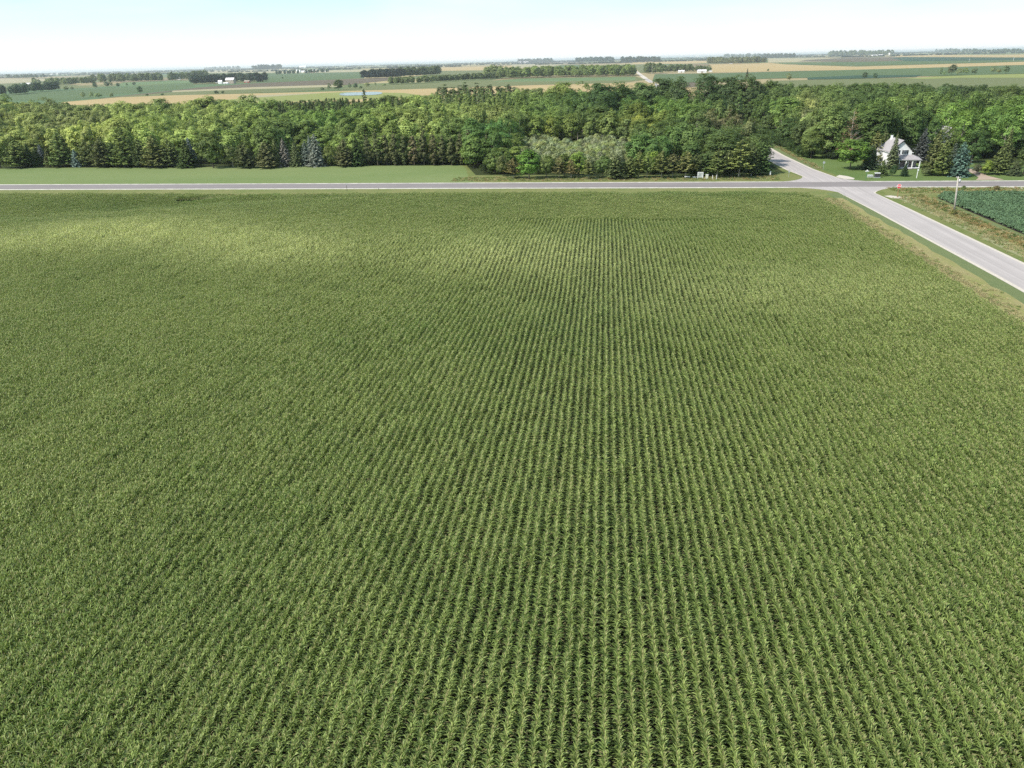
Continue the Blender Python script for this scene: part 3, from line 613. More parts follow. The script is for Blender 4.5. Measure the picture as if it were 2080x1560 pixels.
FRONT = [
 ('round', 2, 342, 282, 34, YG, 'pale leafy tree at the far left end of the lawn edge'),
 ('pine', 40, 341, 276, 46, MD, 'bushy bright green pine standing forward onto the lawn at its left end'),
 ('spruce', 64, 338, 293, 24, DK, 'dark spruce squeezed between two brighter pines near the left end of the lawn'),
 ('spruce', 80, 338, 300, 22, DK, 'small near-black conifer left of the bright green pine pair'),
 ('blue', 90, 336, 295, 20, (.12, .15, .15), 'silvery spruce half hidden behind small dark conifers at the lawn edge'),
 ('spruce', 104, 338, 298, 22, PN, 'narrow olive conifer just left of a tall bright green bushy tree'),
 ('pine', 131, 338, 270, 48, MD, 'tall bright green bushy pine left of the lone small blue spruce'),
 ('blue', 158, 339, 303, 19, (.13, .19, .20), 'small blue spruce standing alone in front of the green pines at the lawn edge'),
 ('pine', 182, 338, 284, 38, OL, 'olive pine directly right of the small blue spruce'),
 ('pine', 212, 339, 282, 46, PN, 'dark layered pine two places right of the small blue spruce'),
 ('pine', 236, 338, 288, 36, DK, 'dark pine in the shade left of the tallest lawn-edge pine'),
 ('pine', 259, 339, 258, 50, MD, 'tallest and greenest pine of the left lawn edge'),
 ('pine', 290, 339, 280, 38, PN, 'brownish layered pine just right of the tallest lawn-edge pine'),
 ('pine', 320, 340, 276, 50, OL, 'wide olive pine with tiered boughs in the middle of the left lawn edge'),
 ('pine', 350, 339, 282, 40, PN, 'layered pine between the wide olive pine and a dark one'),
 ('spruce', 384, 340, 284, 40, DK, 'dark triangular conifer left of a broad round green pine'),
 ('blue', 391, 334, 280, 22, (.12, .15, .16), 'blue-grey spruce tip showing above the dark triangular conifer'),
 ('round', 434, 341, 269, 60, MD, 'broad round dense green tree filling the lawn edge left of the gap'),
 ('loose', 474, 340, 292, 30, OL, 'thin open tree at the pale gap in the lawn edge'),
 ('pine', 500, 341, 290, 44, PN, 'low olive pine right of the pale gap'),
 ('pine', 545, 341, 288, 42, (.10, .10, .045), 'yellow-brown pine left of the group of blue spruces'),
 ('spruce', 564, 339, 283, 24, OL, 'olive spruce touching the left blue spruce'),
 ('blue', 581, 338, 283, 27, BL, 'left blue spruce of the silvery group at mid lawn edge'),
 ('spruce', 603, 338, 289, 26, (.09, .105, .05), 'olive-green spruce between the silvery blue spruces'),
 ('blue', 624, 337, 288, 22, (.10, .14, .12), 'slender blue-green spruce left of the largest silvery spruce'),
 ('blue', 634, 334, 276, 20, (.12, .16, .16), 'blue spruce behind and left of the largest silvery spruce'),
 ('blue', 645, 338, 274, 34, BL, 'largest and most silvery blue spruce of the lawn edge group'),
 ('bush', 672, 337, 296, 36, MD, 'rounded green bush right of the largest silvery spruce'),
 ('pine', 702, 338, 285, 40, (.085, .08, .04), 'brown-tinged pine between the round bush and the dark cedar row'),
 ('spruce', 727, 337, 280, 34, DK, 'dark spruce at the left end of the cedar row'),
]
cx_ = [750, 768, 786, 803, 822, 842, 862, 882, 900, 918, 936, 955, 974, 990]
od = ['first', 'second', 'third', 'fourth', 'fifth', 'sixth', 'seventh', 'eighth', 'ninth', 'tenth', 'eleventh', 'twelfth', 'thirteenth', 'fourteenth']
for i, q in enumerate(cx_): FRONT.append(('column', q, 335.5+(.6 if i % 2 else 0), 268+random.uniform(-3, 6), 26, (.062, .062, .03) if i not in (5,) else (.10, .075, .045), f'{od[i]} tree from the left in the dense dark cedar row'))
for f in FRONT: ptree(*f, group=GF)
GR = 'trees lining the main road left of the junction'
ROADSIDE = [
 ('round', 1006, 352, 300, 44, MD, 'soft green round tree at the right end of the lawn'),
 ('bush', 1022, 358, 318, 34, PN, 'scrubby brownish bush on the corner of lawn and main road'),
 ('thinpine', 1043, 362, 322, 34, BR, 'half-bare brown pine at the left end of the roadside row'),
 ('round', 1075, 363, 302, 52, (.075, .135, .03), 'large bright green round tree near the left end of the roadside row'),
 ('round', 1110, 362, 314, 36, MD, 'low dark green tree just right of the large bright round tree'),
 ('thinpine', 1136, 362, 318, 30, BR, 'brown-trunked thin pine between two leafy trees'),
 ('round', 1146, 358, 312, 36, MD, 'leafy green tree behind the brown-trunked thin pine'),
 ('thinpine', 1160, 362, 324, 26, (.13, .10, .05), 'rusty thin pine left of a bright green maple'),
 ('round', 1176, 359, 307, 38, BG, 'bright green maple between the rusty pine and an olive pine'),
 ('thinpine', 1196, 363, 322, 32, OL, 'olive thin pine right of the bright green maple'),
 ('round', 1224, 359, 316, 38, MD, 'leafy tree behind the olive pines near the grey willow scrub'),
 ('pine', 1251, 363, 314, 42, PN, 'dark tiered pine standing close to the main road'),
 ('pine', 1280, 362, 318, 34, OL, 'olive tiered pine right of the dark tiered roadside pine'),
 ('thinpine', 1297, 361, 308, 30, OL, 'tall thin pine with a straight pale trunk beside a second pale trunk'),
 ('thinpine', 1314, 361, 312, 28, OL, 'pale-trunked pine in front of a bright leafy crown'),
 ('round', 1322, 355, 308, 38, BG, 'bright leafy crown behind the pale-trunked pines'),
 ('thinpine', 1343, 361, 308, 42, OL, 'wide pale-trunked pine midway along the roadside row'),
 ('thinpine', 1366, 360, 312, 36, BR, 'brownish pine right of the wide pale-trunked one'),
 ('thinpine', 1392, 360, 308, 40, (.10, .11, .04), 'tall yellowish pine just left of the white roadside boards'),
 ('pine', 1413, 358, 312, 34, PN, 'brownish pine behind the white roadside boards'),
 ('pine', 1434, 356, 310, 40, DK, 'dark pine behind the pale roadside box'),
 ('thinpine', 1456, 361, 304, 40, OL, 'pale-trunked pine beside the thin white roadside post'),
 ('pine', 1478, 356, 308, 36, PN, 'dull brown-green pine left of the largest roadside pine'),
 ('thinpine', 1500, 360, 286, 58, (.085, .105, .035), 'largest roadside pine, with a bare white trunk and wide crown'),
 ('pine', 1526, 356, 296, 40, PN, 'brownish pine second from the junction end of the row'),
 ('pine', 1544, 354, 286, 44, DK, 'dark pine at the junction end of the roadside row'),
 ('round', 1540, 330, 262, 52, DK, 'dark broadleaf overhanging the side road behind the last roadside pine'),
]
for f in ROADSIDE: ptree(*f, group=GR)
GH = 'trees and shrubs around the white house'
YARD = [
 ('round', 1600, 296, 238, 60, DK, 'dark tree leaning over the far side road'),
 ('round', 1647, 322, 268, 48, MD, 'round green tree on the verge where the side road bends away'),
 ('round', 1625, 306, 240, 52, DK, 'dark tree behind the round verge tree by the side road'),
 ('round', 1670, 312, 236, 56, OL, 'olive tree between the side road and the dead brown conifer'),
 ('round', 1726, 344, 283, 74, (.06, .115, .025), 'broad maple with a bare lower trunk on the lawn left of the house'),
 ('dead', 1722, 325, 222, 42, (.20, .13, .085), 'dead rusty-brown conifer rising behind the broad maple'),
 ('spruce', 1765, 344, 294, 36, SP, 'grey-green spruce on the lawn between the broad maple and the house'),
 ('pine', 1772, 334, 268, 38, OL, 'olive pine behind the grey-green lawn spruce'),
 ('pine', 1789, 330, 266, 30, PN, 'dark pine close to the west wall of the house'),
 ('spruce', 1810, 344, 273, 25, (.07, .075, .045), 'tall sparse spruce standing in front of the white house'),
 ('spruce', 1791, 357, 325, 20, (.055, .08, .03), 'small olive conifer right of the dark box by the junction'),
 ('bush', 1813, 358, 337, 17, (.02, .045, .018), 'low dark rounded shrub left of the dark cone shrub'),
 ('spruce', 1836, 358, 332, 15, (.018, .04, .018), 'small dark cone-shaped shrub in front of the porch'),
 ('blue', 1868, 330, 262, 34, (.05, .065, .07), 'grey-blue spruce directly behind the house gable'),
 ('pine', 1891, 355, 270, 36, PN, 'tall brownish pine just right of the house porch'),
 ('pine', 1909, 357, 283, 38, OL, 'second brownish pine, left of the big blue spruce'),
 ('bush', 1880, 357, 338, 22, PN, 'low olive shrub beneath the brownish pine by the porch'),
 ('bush', 1902, 357, 341, 24, YG, 'low yellow-green shrub at the foot of the brownish pines'),
 ('bush', 1920, 357, 342, 20, MD, 'low green shrub touching the big blue spruce'),
 ('blue', 1945, 358, 290, 41, (.075, .125, .12), 'big blue spruce left of the driveway'),
 ('spruce', 1930, 350, 292, 30, (.06, .075, .075), 'grey spruce half hidden behind the big blue spruce'),
 ('bush', 1984, 352, 332, 26, (.05, .055, .035), 'dark low shrub at the bend of the driveway'),
 ('round', 2002, 355, 323, 23, BG, 'small bright green tree with a thin trunk right of the driveway'),
 ('pine', 2025, 354, 299, 36, OL, 'tiered olive pine with a bare pale trunk right of the small bright tree'),
 ('spruce', 2036, 345, 262, 30, PN, 'tall dark conifer behind the tiered olive pine'),
 ('spruce', 2060, 357, 327, 25, SP, 'small grey-green spruce near the right edge of the lawn'),
 ('round', 2078, 354, 292, 44, DK, 'dark tree with a brown trunk at the right edge of the photo'),
]
YARD += [('loose', 1912, 331, 262, 44, MD, 'loose dark tree left of the second white building'), ('round', 1938, 330, 281, 44, DK, 'dark tree in front of the second white building'), ('round', 1972, 332, 262, 46, DK, 'dark tree right of the second white building'), ('loose', 1932, 328, 262, 26, MD, 'thin-crowned tree across the wall of the second white building')]
for f in YARD: ptree(*f, group=GH)
# ------------------------------------------------------------------ the wood
TOPE = [(-300,205),(0,203),(100,205),(140,211),(200,213),(350,209),(430,200),(520,207),(600,205),(680,200),(740,200),(820,194),(880,186),(960,180),(1040,184),(1130,180),(1200,186),(1260,182),(1340,178),(1390,184),(1402,194),(1415,180),(1480,172),(1580,168),(1700,172),(1830,168),(1900,172),(2080,178),(2400,185)]
tx = [p[0] for p in TOPE]; ty = [p[1] for p in TOPE]
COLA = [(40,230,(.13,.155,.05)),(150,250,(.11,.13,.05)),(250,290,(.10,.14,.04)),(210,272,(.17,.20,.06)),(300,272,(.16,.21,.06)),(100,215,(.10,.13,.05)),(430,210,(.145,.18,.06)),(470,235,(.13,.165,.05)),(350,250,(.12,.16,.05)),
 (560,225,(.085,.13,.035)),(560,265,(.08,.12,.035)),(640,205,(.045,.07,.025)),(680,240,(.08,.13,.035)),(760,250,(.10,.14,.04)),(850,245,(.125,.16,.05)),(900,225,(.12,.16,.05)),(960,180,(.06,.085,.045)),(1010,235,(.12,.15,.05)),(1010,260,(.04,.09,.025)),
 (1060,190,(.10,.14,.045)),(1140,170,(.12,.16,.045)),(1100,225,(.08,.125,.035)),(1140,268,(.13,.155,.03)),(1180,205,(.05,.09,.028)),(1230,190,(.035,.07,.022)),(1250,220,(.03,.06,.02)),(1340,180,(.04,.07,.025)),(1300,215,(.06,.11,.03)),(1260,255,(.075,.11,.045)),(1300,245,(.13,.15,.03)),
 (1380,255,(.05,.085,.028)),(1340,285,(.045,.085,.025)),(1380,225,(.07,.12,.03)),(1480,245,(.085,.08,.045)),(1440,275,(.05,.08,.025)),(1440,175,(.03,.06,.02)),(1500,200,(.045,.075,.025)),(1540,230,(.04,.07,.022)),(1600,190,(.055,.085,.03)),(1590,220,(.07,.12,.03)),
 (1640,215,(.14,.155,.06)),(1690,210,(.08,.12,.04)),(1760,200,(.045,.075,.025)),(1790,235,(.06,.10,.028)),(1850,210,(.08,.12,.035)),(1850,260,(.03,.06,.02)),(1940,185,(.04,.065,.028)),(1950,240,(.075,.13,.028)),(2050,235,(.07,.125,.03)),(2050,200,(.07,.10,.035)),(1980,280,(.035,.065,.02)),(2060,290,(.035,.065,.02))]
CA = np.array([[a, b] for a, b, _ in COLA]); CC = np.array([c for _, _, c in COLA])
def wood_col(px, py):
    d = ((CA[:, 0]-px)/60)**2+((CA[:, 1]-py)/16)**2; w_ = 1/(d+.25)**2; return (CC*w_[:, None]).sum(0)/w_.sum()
def front_y(x):
    if x < -50: return 291
    if x < 60: return 262
    if x < 80: return 330
    return 286 + (10 if 94 < x < 124 else 0)
SCRUB = (1058, 1292)
WOOD = []
yy = 255.
rw_ = random.Random(11)
while yy < 640:
    sp = 8.6+(yy-255)*.006; xx = -640.
    while xx < 520:
        x = xx+rw_.uniform(-2.6, 2.6); y = yy+rw_.uniform(-2.6, 2.6); xx += sp
        if y < front_y(x) or 56 < x < 78+max(0, 320-y)*.1: continue
        h = rw_.choice((rw_.uniform(7.5, 11), rw_.uniform(10, 14), rw_.uniform(13, 16)))+(1.5 if x > 60 else 0)
        if -110 < x < 56 and y > 330: h += 1.5
        px, py, zc = proj(x, y, h)
        if px < -220 or px > 2300: continue
        topl = np.interp(px, tx, ty)
        if py < topl:
            if py < topl-9: continue
            while h > 5 and proj(x, y, h)[1] < topl: h -= .4
        bx, by, _ = proj(x, y, 3.5)
        if SCRUB[0] < bx < SCRUB[1] and by > 277: continue
        if 88 < x < 108 and 262 < y < 288: continue          # the house
        if 124 < x < 138 and 299 < y < 314: continue
        gr = rw_.random() < .13
        rad = rw_.uniform(3.6, 6.4)*(.9 if h < 9 else 1); q = rw_.random(); kind = 'round' if q < .72 else 'loose' if q < .9 else 'tall'
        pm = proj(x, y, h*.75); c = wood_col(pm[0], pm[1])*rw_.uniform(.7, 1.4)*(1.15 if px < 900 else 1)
        if 885 < px < 1040 and py < 205: kind = 'tall'; h *= 1.15; rad = 2.6
        elif 540 < px < 820 and py < 215 and q < .6: kind = 'spruce'; rad = 3.4; h *= rw_.uniform(.8, 1.08); c = np.array([.05, .065, .03])
        elif kind == 'tall': rad = rw_.uniform(2.4, 3.2); h *= 1.1
        elif gr and h > 9.5 and kind != 'tall': kind = 'grand'; rad = rw_.uniform(6.2, 8.4); h *= 1.12
        WOOD.append([x, y, h, rad, kind, c, px, py, zc])
    yy += sp*.92
# which crowns show most
WOOD.sort(key=lambda q: -q[8]); buf = np.full((400, 1200), -1)
for i, q in enumerate(WOOD):
    x, y, h, rad = q[:4]; c = proj(x, y, h*.6); rx = rad*F/q[8]/2; ry = h*.42*F/q[8]/2; cx2, cy2 = c[0]/2+60, c[1]/2
    x0, x1, y0, y1 = int(max(0, cx2-rx)), int(min(1199, cx2+rx))+1, int(max(0, cy2-ry)), int(min(399, cy2+ry))+1
    if x1 <= x0 or y1 <= y0: continue
    gy, gx = np.mgrid[y0:y1, x0:x1]; mk = ((gx-cx2)/max(rx, .5))**2+((gy-cy2)/max(ry, .5))**2 < 1; buf[y0:y1, x0:x1][mk] = i
cnt = np.bincount(buf[:, 60:1100][buf[:, 60:1100] >= 0].ravel(), minlength=len(WOOD))
leafy = [i for i in np.argsort(-cnt) if WOOD[i][4] in ('round', 'loose', 'grand') and cnt[i] > 0][:264]
talls = [i for i in np.argsort(-cnt) if WOOD[i][4] in ('tall', 'spruce') and cnt[i] > 0][:150]
solo = set(leafy) | set(talls)
LAND = [(-9999, 'behind the pale tree at the lawn left end'), (24, 'behind the bushy pine at the lawn left end'), (70, 'behind the small conifers left of the blue spruce'), (120, 'behind the lone small blue spruce'), (185, 'behind the dark layered pines of the left lawn edge'), (240, 'behind the tallest lawn-edge pine'),
 (290, 'behind the wide olive pine of the lawn edge'), (350, 'behind the dark triangular conifer of the lawn edge'), (405, 'behind the broad round tree of the lawn edge'), (460, 'behind the pale gap in the lawn edge'), (520, 'behind the yellow-brown pine of the lawn edge'), (570, 'behind the silvery blue spruces'), (630, 'behind the largest silvery spruce'), (690, 'behind the brown-tinged pine of the lawn edge'),
 (740, 'behind the left third of the cedar row'), (820, 'behind the middle of the cedar row'), (905, 'behind the right third of the cedar row'), (990, 'behind the right end of the lawn'), (1050, 'behind the left part of the grey willow scrub'), (1120, 'behind the middle of the grey willow scrub'), (1190, 'behind the right part of the grey willow scrub'),
 (1270, 'behind the pale-trunked roadside pines'), (1340, 'behind the wide pale-trunked roadside pine'), (1400, 'behind the white roadside boards'), (1460, 'behind the largest roadside pine'), (1520, 'behind the dark pine at the junction'), (1580, 'beyond the bend of the side road'), (1650, 'left of the dead brown conifer'), (1710, 'behind the dead brown conifer'),
 (1770, 'behind the lawn spruce left of the house'), (1820, 'behind the white house'), (1880, 'behind the brownish pines right of the house'), (1935, 'behind the big blue spruce and driveway'), (1995, 'behind the small bright driveway tree'), (2045, 'behind the small spruce near the right edge')]
def land(px):
    s = LAND[0][1]
    for a, b in LAND:
        if px >= a: s = b
    return s
ORD = ['front', 'second', 'third', 'fourth', 'fifth', 'sixth', 'seventh', 'eighth', 'ninth', 'tenth', '11th', '12th', '13th', '14th', '15th', '16th', '17th', '18th', '19th', '20th', '21st', '22nd', '23rd', '24th', '25th', '26th', '27th', '28th', '29th', '30th', '31st', '32nd', '33rd']
def cname(c):
    L_ = c.sum(); g = c[1]/max(1e-4, c[0])
    if L_ > .34: return 'pale yellow-green'
    if g < 1.3: return 'olive'
    if L_ < .13: return 'very dark green'
    if L_ < .19: return 'dark green'
    return 'bright green' if g > 1.7 else 'mid green'
rank = {}
for i in sorted(solo, key=lambda k: WOOD[k][8]):
    x, y, h, rad, kind, c, px, py, zc = WOOD[i]; s = land(px); kn = {'grand': 'wide tree', 'round': 'round tree', 'loose': 'airy tree', 'tall': 'slender tree', 'spruce': 'pointed conifer'}[kind]
    r_ = rank.get(s, 0); rank[s] = r_+1
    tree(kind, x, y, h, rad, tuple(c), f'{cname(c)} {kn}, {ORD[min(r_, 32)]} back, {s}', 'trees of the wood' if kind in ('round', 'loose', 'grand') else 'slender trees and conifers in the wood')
# the rest of the wood, one mass
mass_src = []; mass_of = {}
for k in ('round', 'loose', 'tall', 'spruce'):
    mass_of[k] = []
    for me in KIND[k]['crowns'][:3]:
        m2 = me.copy(); m2.materials.clear(); m2.materials.append(M['leaf_mass']); m2.name = 'mass_crown'; mass_of[k].append(len(mass_src)); mass_src.append(bpy.data.objects.new('mass_crown', m2))
for i, o in enumerate(mass_src): o.name = 'mass_crown_%s' % 'abcdefghijklmnop'[i]
def mass(name, rows, label, sources):
    n = len(rows); pts = np.array([[r_[0], r_[1], r_[6] if len(r_) > 6 else 0.] for r_ in rows]); rot = np.zeros((n, 3)); rot[:, 2] = rng.uniform(0, 6.3, n)
    sc_ = np.array([[r_[3]/KIND[r_[4]]['R'], r_[3]/KIND[r_[4]]['R'], r_[2]/KIND[r_[4]]['H']] for r_ in rows]); idx = [random.choice(mass_of[r_[4]]) for r_ in rows]
    return scatter(name, pts, rot, sc_, idx, np.array([r_[5] for r_ in rows])*np.array([2.2, 2.1, 1.9]), sources, label)
rest = [WOOD[i][:6] for i in range(len(WOOD)) if i not in solo]
rest = [[*r_[:4], 'round' if r_[4] == 'grand' else r_[4], *r_[5:]] for r_ in rest]
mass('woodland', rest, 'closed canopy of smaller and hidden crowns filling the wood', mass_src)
# understorey along the front of the wood
def under():
    P_ = []; C_ = []; S_ = []
    for _ in range(700):
        px = random.uniform(-60, 1000); X, Y = at(px, random.uniform(333, 336)); P_.append((X, Y+random.uniform(1, 12), 0)); C_.append(np.array([.05, .08, .025])*random.uniform(.6, 1.4)); S_.append(random.uniform(.4, .8))
    for _ in range(260):
        P_.append((random.uniform(-42, 55), random.uniform(254, 266), 0)); C_.append(np.array([.05, .085, .025])*random.uniform(.6, 1.4)); S_.append(random.uniform(.4, .8))
    for _ in range(420):
        x = random.uniform(84, 240); P_.append((x, random.uniform(286, 305), 0)); C_.append(np.array([.035, .06, .02])*random.uniform(.6, 1.4)); S_.append(random.uniform(.5, 1.1))
    for _ in range(120):
        P_.append((random.gauss(77.5, 1.2), random.uniform(292, 420), 0)); C_.append(np.array([.05, .09, .025])*random.uniform(.6, 1.4)); S_.append(random.uniform(.4, .9))
    n = len(P_); rot = np.zeros((n, 3)); rot[:, 2] = rng.uniform(0, 6.3, n); S = np.array(S_)
    src = []
    for me in KIND['bush']['crowns']:
        m2 = me.copy(); m2.materials.clear(); m2.materials.append(M['leaf_mass']); src.append(loose('low_shrub_piece', m2))
    scatter('undergrowth', P_, rot, np.stack([S, S, S], 1), rng.integers(0, 3, n), np.array(C_), src, 'tangled undergrowth along the foot of the wood')
    # grey willow scrub
    P_ = []; C_ = []; S_ = []
    for _ in range(900):
        px = random.uniform(1045, 1296); py = random.uniform(281+4*math.sin(px*.05)+3*math.sin(px*.13), 322); X, Y = at(px, py, 3.2)
        P_.append((X, Y, 0)); C_.append(np.array([.36, .40, .24])*random.choice((1, 1, 1, .8, 1.2, .45))*np.array([1, random.uniform(.95, 1.1), random.uniform(.6, 1.05)])); S_.append(random.uniform(.45, 1.15))
    n = len(P_); rot = np.zeros((n, 3)); rot[:, 2] = rng.uniform(0, 6.3, n); S = np.array(S_)
    src2 = [loose('willow_piece', o.data) for o in src]
    scatter('willow_scrub', P_, rot, np.stack([S*.8, S*.8, S], 1), rng.integers(0, 3, n), np.array(C_), src2, 'pale grey-green willow thicket in the wood clearing')
under()
# ------------------------------------------------------------------ far groves and field trees
far_src = []
for i, q in enumerate(mass_src): far_src.append(q)
def grove(pts, hpx, col, n, depth=30, kinds=('round',), label='', jit=.25):
    rows = []
    for k in range(n):
        f = (k+random.random())/n*(len(pts)-1); i = min(int(f), len(pts)-2); f -= i
        px = pts[i][0]*(1-f)+pts[i+1][0]*f; py = pts[i][1]*(1-f)+pts[i+1][1]*f; X, Y = at(px, py); h = hgt(px, py, hpx)*random.uniform(1-jit, 1.12)*1.06
        X += random.uniform(-3, 3); Y += random.uniform(0, depth); kd = random.choice(kinds)
        rows.append((X, Y, h, max(3.2, h*(.42 if kd == 'round' else .25)), kd, np.array(col)*random.uniform(.6, 1.05), -h*.03))
    return mass('far_grove', rows, label, far_src)
D1, D2, G1, G2 = (.034, .058, .048), (.05, .085, .048), (.13, .17, .075), (.095, .13, .062)
GROVES = [
 ([(-60,196),(20,193),(50,190)], 20, D2, 22, 30, 'dark tree belt at the left edge beyond the wood'),
 ([(56,188),(80,186),(112,184)], 19, D2, 22, 30, 'dark clump of trees right of the left-edge belt'),
 ([(70,172),(130,173),(185,170)], 14, G1, 44, 60, 'pale green hedgerow trees above the teal bean field'),
 ([(180,168),(260,167),(330,165),(400,161)], 17, G2, 80, 90, 'long grey-green tree belt left of the barn grove'),
 ([(0,160),(70,159)], 8, D2, 30, 150, 'bluish distant trees near the left horizon'),
 ([(386,172),(430,170),(465,167)], 18, D1, 60, 70, 'dark spruce grove behind the white-roofed barn'), ([(465,166),(500,167),(528,166)], 18, D1, 36, 60, 'dark grove right of the white-roofed barn'),
 ([(555,152),(600,150)], 8, D2, 16, 60, 'small dark trees left of the second farm'), ([(612,150),(665,147)], 8, D2, 18, 60, 'trees among the second farm buildings'),
 ([(515,143),(568,141)], 11, D1, 34, 150, 'compact blue grove near the horizon left of the second farm'), ([(410,142),(480,141)], 7, D1, 34, 200, 'thin dark tree belt near the horizon above the barn grove'),
 ([(736,160),(775,159),(812,158)], 18, (.018, .032, .032), 70, 40, 'dense near-black spruce block in the far fields'), ([(808,157),(850,155),(886,153)], 19, G2, 40, 60, 'mixed green trees joined to the spruce block'),
 ([(785,172),(820,171),(880,168)], 15, G1, 40, 30, 'pale leafy trees in front of the spruce block'), ([(880,167),(940,164),(1010,161)], 14, G2, 60, 25, 'dark hedgerow running right to the long grove'),
 ([(985,160),(1015,160)], 26, G1, 12, 30, 'tall pale trees where hedgerow meets the long grove'),
 ([(1010,161),(1100,158),(1200,156),(1292,155)], 22, (.12, .17, .06), 200, 150, 'long far grove in front of the gravel road'),
 ([(1050,128),(1120,127)], 9, D1, 36, 200, 'bluish distant trees above the long grove'), ([(1168,127),(1246,126)], 11, D1, 44, 200, 'distant trees left of the gravel road end'), ([(1262,127),(1340,126)], 12, D1, 40, 120, 'distant grove right of the gravel road end'),
 ([(1313,150),(1345,150)], 21, G2, 22, 50, 'tall leafy clump beside the far power pole'), ([(1345,147),(1410,146)], 15, G2, 34, 60, 'row of trees behind the hip-roofed farm building'), ([(1416,146),(1440,146)], 13, G2, 12, 40, 'trees behind the white machine shed'),
 ([(1440,130),(1500,130),(1556,128)], 14, (.11, .13, .075), 60, 90, 'grey-green grove on the tan field'), ([(1548,118),(1616,117)], 9, D1, 44, 120, 'dark blue rounded grove near the horizon'),
 ([(1470,117),(1545,116)], 9, D2, 34, 250, 'hazy trees left of the dark blue grove'), ([(1690,114),(1750,113),(1816,112)], 11, G2, 60, 200, 'farm grove on the brown rise'),
 ([(1908,106),(1990,107),(2090,106)], 8, D2, 70, 250, 'hazy wooded ridge near the right horizon'),
]
for g in GROVES: grove(g[0], g[1], g[2], g[3], g[4], label=g[5])
def horizon():
    rows = []
    for k in range(4300):
        px = random.uniform(-120, 2200); hy = 149.5-(px/2080)*51; d = random.choice((2.6, 3.2, 4, 5, 6.5, 8.5)); 
        if math.sin(px*.021+d*1.7)+math.sin(px*.0093+d) < -.55 - .6*(d < 5): continue
        X, Y = at(px, hy+d+.4); h = random.uniform(10, 17)+(9 if d < 4 else 4 if d < 6 else 0); w_ = random.uniform(10, 22)*(2 if d < 4 else 1)
        rows.append((X, Y+random.uniform(-100, 100), h, w_, 'round', np.array((.028, .042, .034))*random.uniform(.7, 1.4), -3.))
    mass('horizon_trees', rows, 'low bluish tree belts all along the horizon', far_src)
horizon()
FIELD_TREES = [
 ('round', 285, 189, 175, 13, D2, 'dark round tree alone in the teal bean field at left'), ('round', 194, 179, 166, 10, D2, 'small dark tree left of the three-crown clump at far left'), ('round', 218, 177, 166, 12, D2, 'left crown of the small clump in the far left field'),
 ('tall', 227, 177, 160, 8, D2, 'tallest pointed crown of the small clump in the far left field'), ('round', 240, 176, 168, 9, D2, 'right crown of the small clump in the far left field'), ('bush', 258, 174, 169, 5, D2, 'tiny shrub on the far left field boundary'), ('round', 273, 174, 167, 8, D2, 'small bush right of the tiny boundary shrub'),
 ('round', 135, 184, 175, 12, G2, 'left of two small round bushes by the far left belt'), ('round', 147, 183, 176, 8, G2, 'right of two small round bushes by the far left belt'),
 ('loose', 170, 200, 186, 12, G1, 'pale tree at the left of the stubble field edge'), ('loose', 187, 199, 185, 10, G1, 'slim pale tree by the stubble field edge'), ('bush', 200, 198, 188, 18, G1, 'spreading pale bush by the stubble field edge'), ('bush', 228, 198, 189, 10, G1, 'small pale bush further along the stubble edge'),
 ('bush', 299, 195, 190, 8, D2, 'dark bush on the stubble edge left of centre-left'), ('bush', 330, 194, 189, 8, D2, 'second dark bush along the stubble edge'), ('round', 440, 191, 183, 12, D2, 'larger of two dark bushes on the olive strip'), ('round', 453, 191, 184, 7, D2, 'smaller of two dark bushes on the olive strip'),
 ('spruce', 529, 166, 153, 11, D1, 'lone cone-shaped conifer right of the barn grove'), ('bush', 574, 160, 156, 5, D2, 'tiny dark bush in the green field below the second farm'), ('bush', 655, 184, 177, 9, D2, 'low bush left of the big round field tree'), ('loose', 669, 183, 170, 10, D2, 'loose tree just left of the big round field tree'),
 ('round', 688, 183, 160, 23, (.04, .07, .03), 'big round dark tree on the field boundary above the pond'), ('loose', 711, 181, 169, 9, D2, 'small tree right of the big round field tree'), ('round', 722, 180, 168, 11, D2, 'dark tree two places right of the big round field tree'), ('bush', 733, 180, 175, 9, D2, 'low bush right of the field-boundary trees'),
 ('bush', 746, 176, 168, 14, G1, 'pale bush on the boundary below the spruce block'), ('tall', 763, 175, 166, 5, G1, 'thin pale tree on the boundary below the spruce block'), ('bush', 780, 174, 170, 10, G1, 'low pale bush left of the pale leafy trees'),
 ('loose', 1441, 149, 132, 11, D2, 'small dark tree right of the white machine shed'), ('spruce', 1517, 158, 139, 6, (.05, .045, .03), 'thin brownish conifer spire above the wood'), ('bush', 1560, 145, 140, 5, D2, 'tiny bush on the tan field'),
 ('round', 1756, 159, 146, 13, D2, 'left of the two dark trees at the edge of the dark green strip'), ('round', 1777, 159, 148, 10, D2, 'right of the two dark trees at the edge of the dark green strip'),
 ('tall', 1910, 153, 136, 8, G2, 'slim tree at the left end of the right-hand field clump'), ('loose', 1918, 153, 143, 10, G1, 'pale low tree in the right-hand field clump'), ('round', 1932, 152, 131, 19, (.07, .09, .05), 'largest grey-green tree of the right-hand field clump'), ('loose', 1948, 152, 138, 14, G1, 'middle tree of the right-hand field clump'),
 ('loose', 1960, 151, 137, 15, (.12, .15, .05), 'yellow-green tree of the right-hand field clump'), ('round', 1978, 151, 138, 14, G2, 'dark round tree at the right end of the field clump'), ('loose', 2016, 150, 135, 14, G1, 'left tree of the three near the right edge'), ('loose', 2028, 150, 139, 12, (.12, .14, .05), 'low middle tree of the three near the right edge'),
 ('round', 2042, 150, 132, 14, G2, 'right tree of the three near the right edge'), ('loose', 1602, 166, 149, 13, (.12, .14, .06), 'pale yellowish tree standing above the right wood'),
]
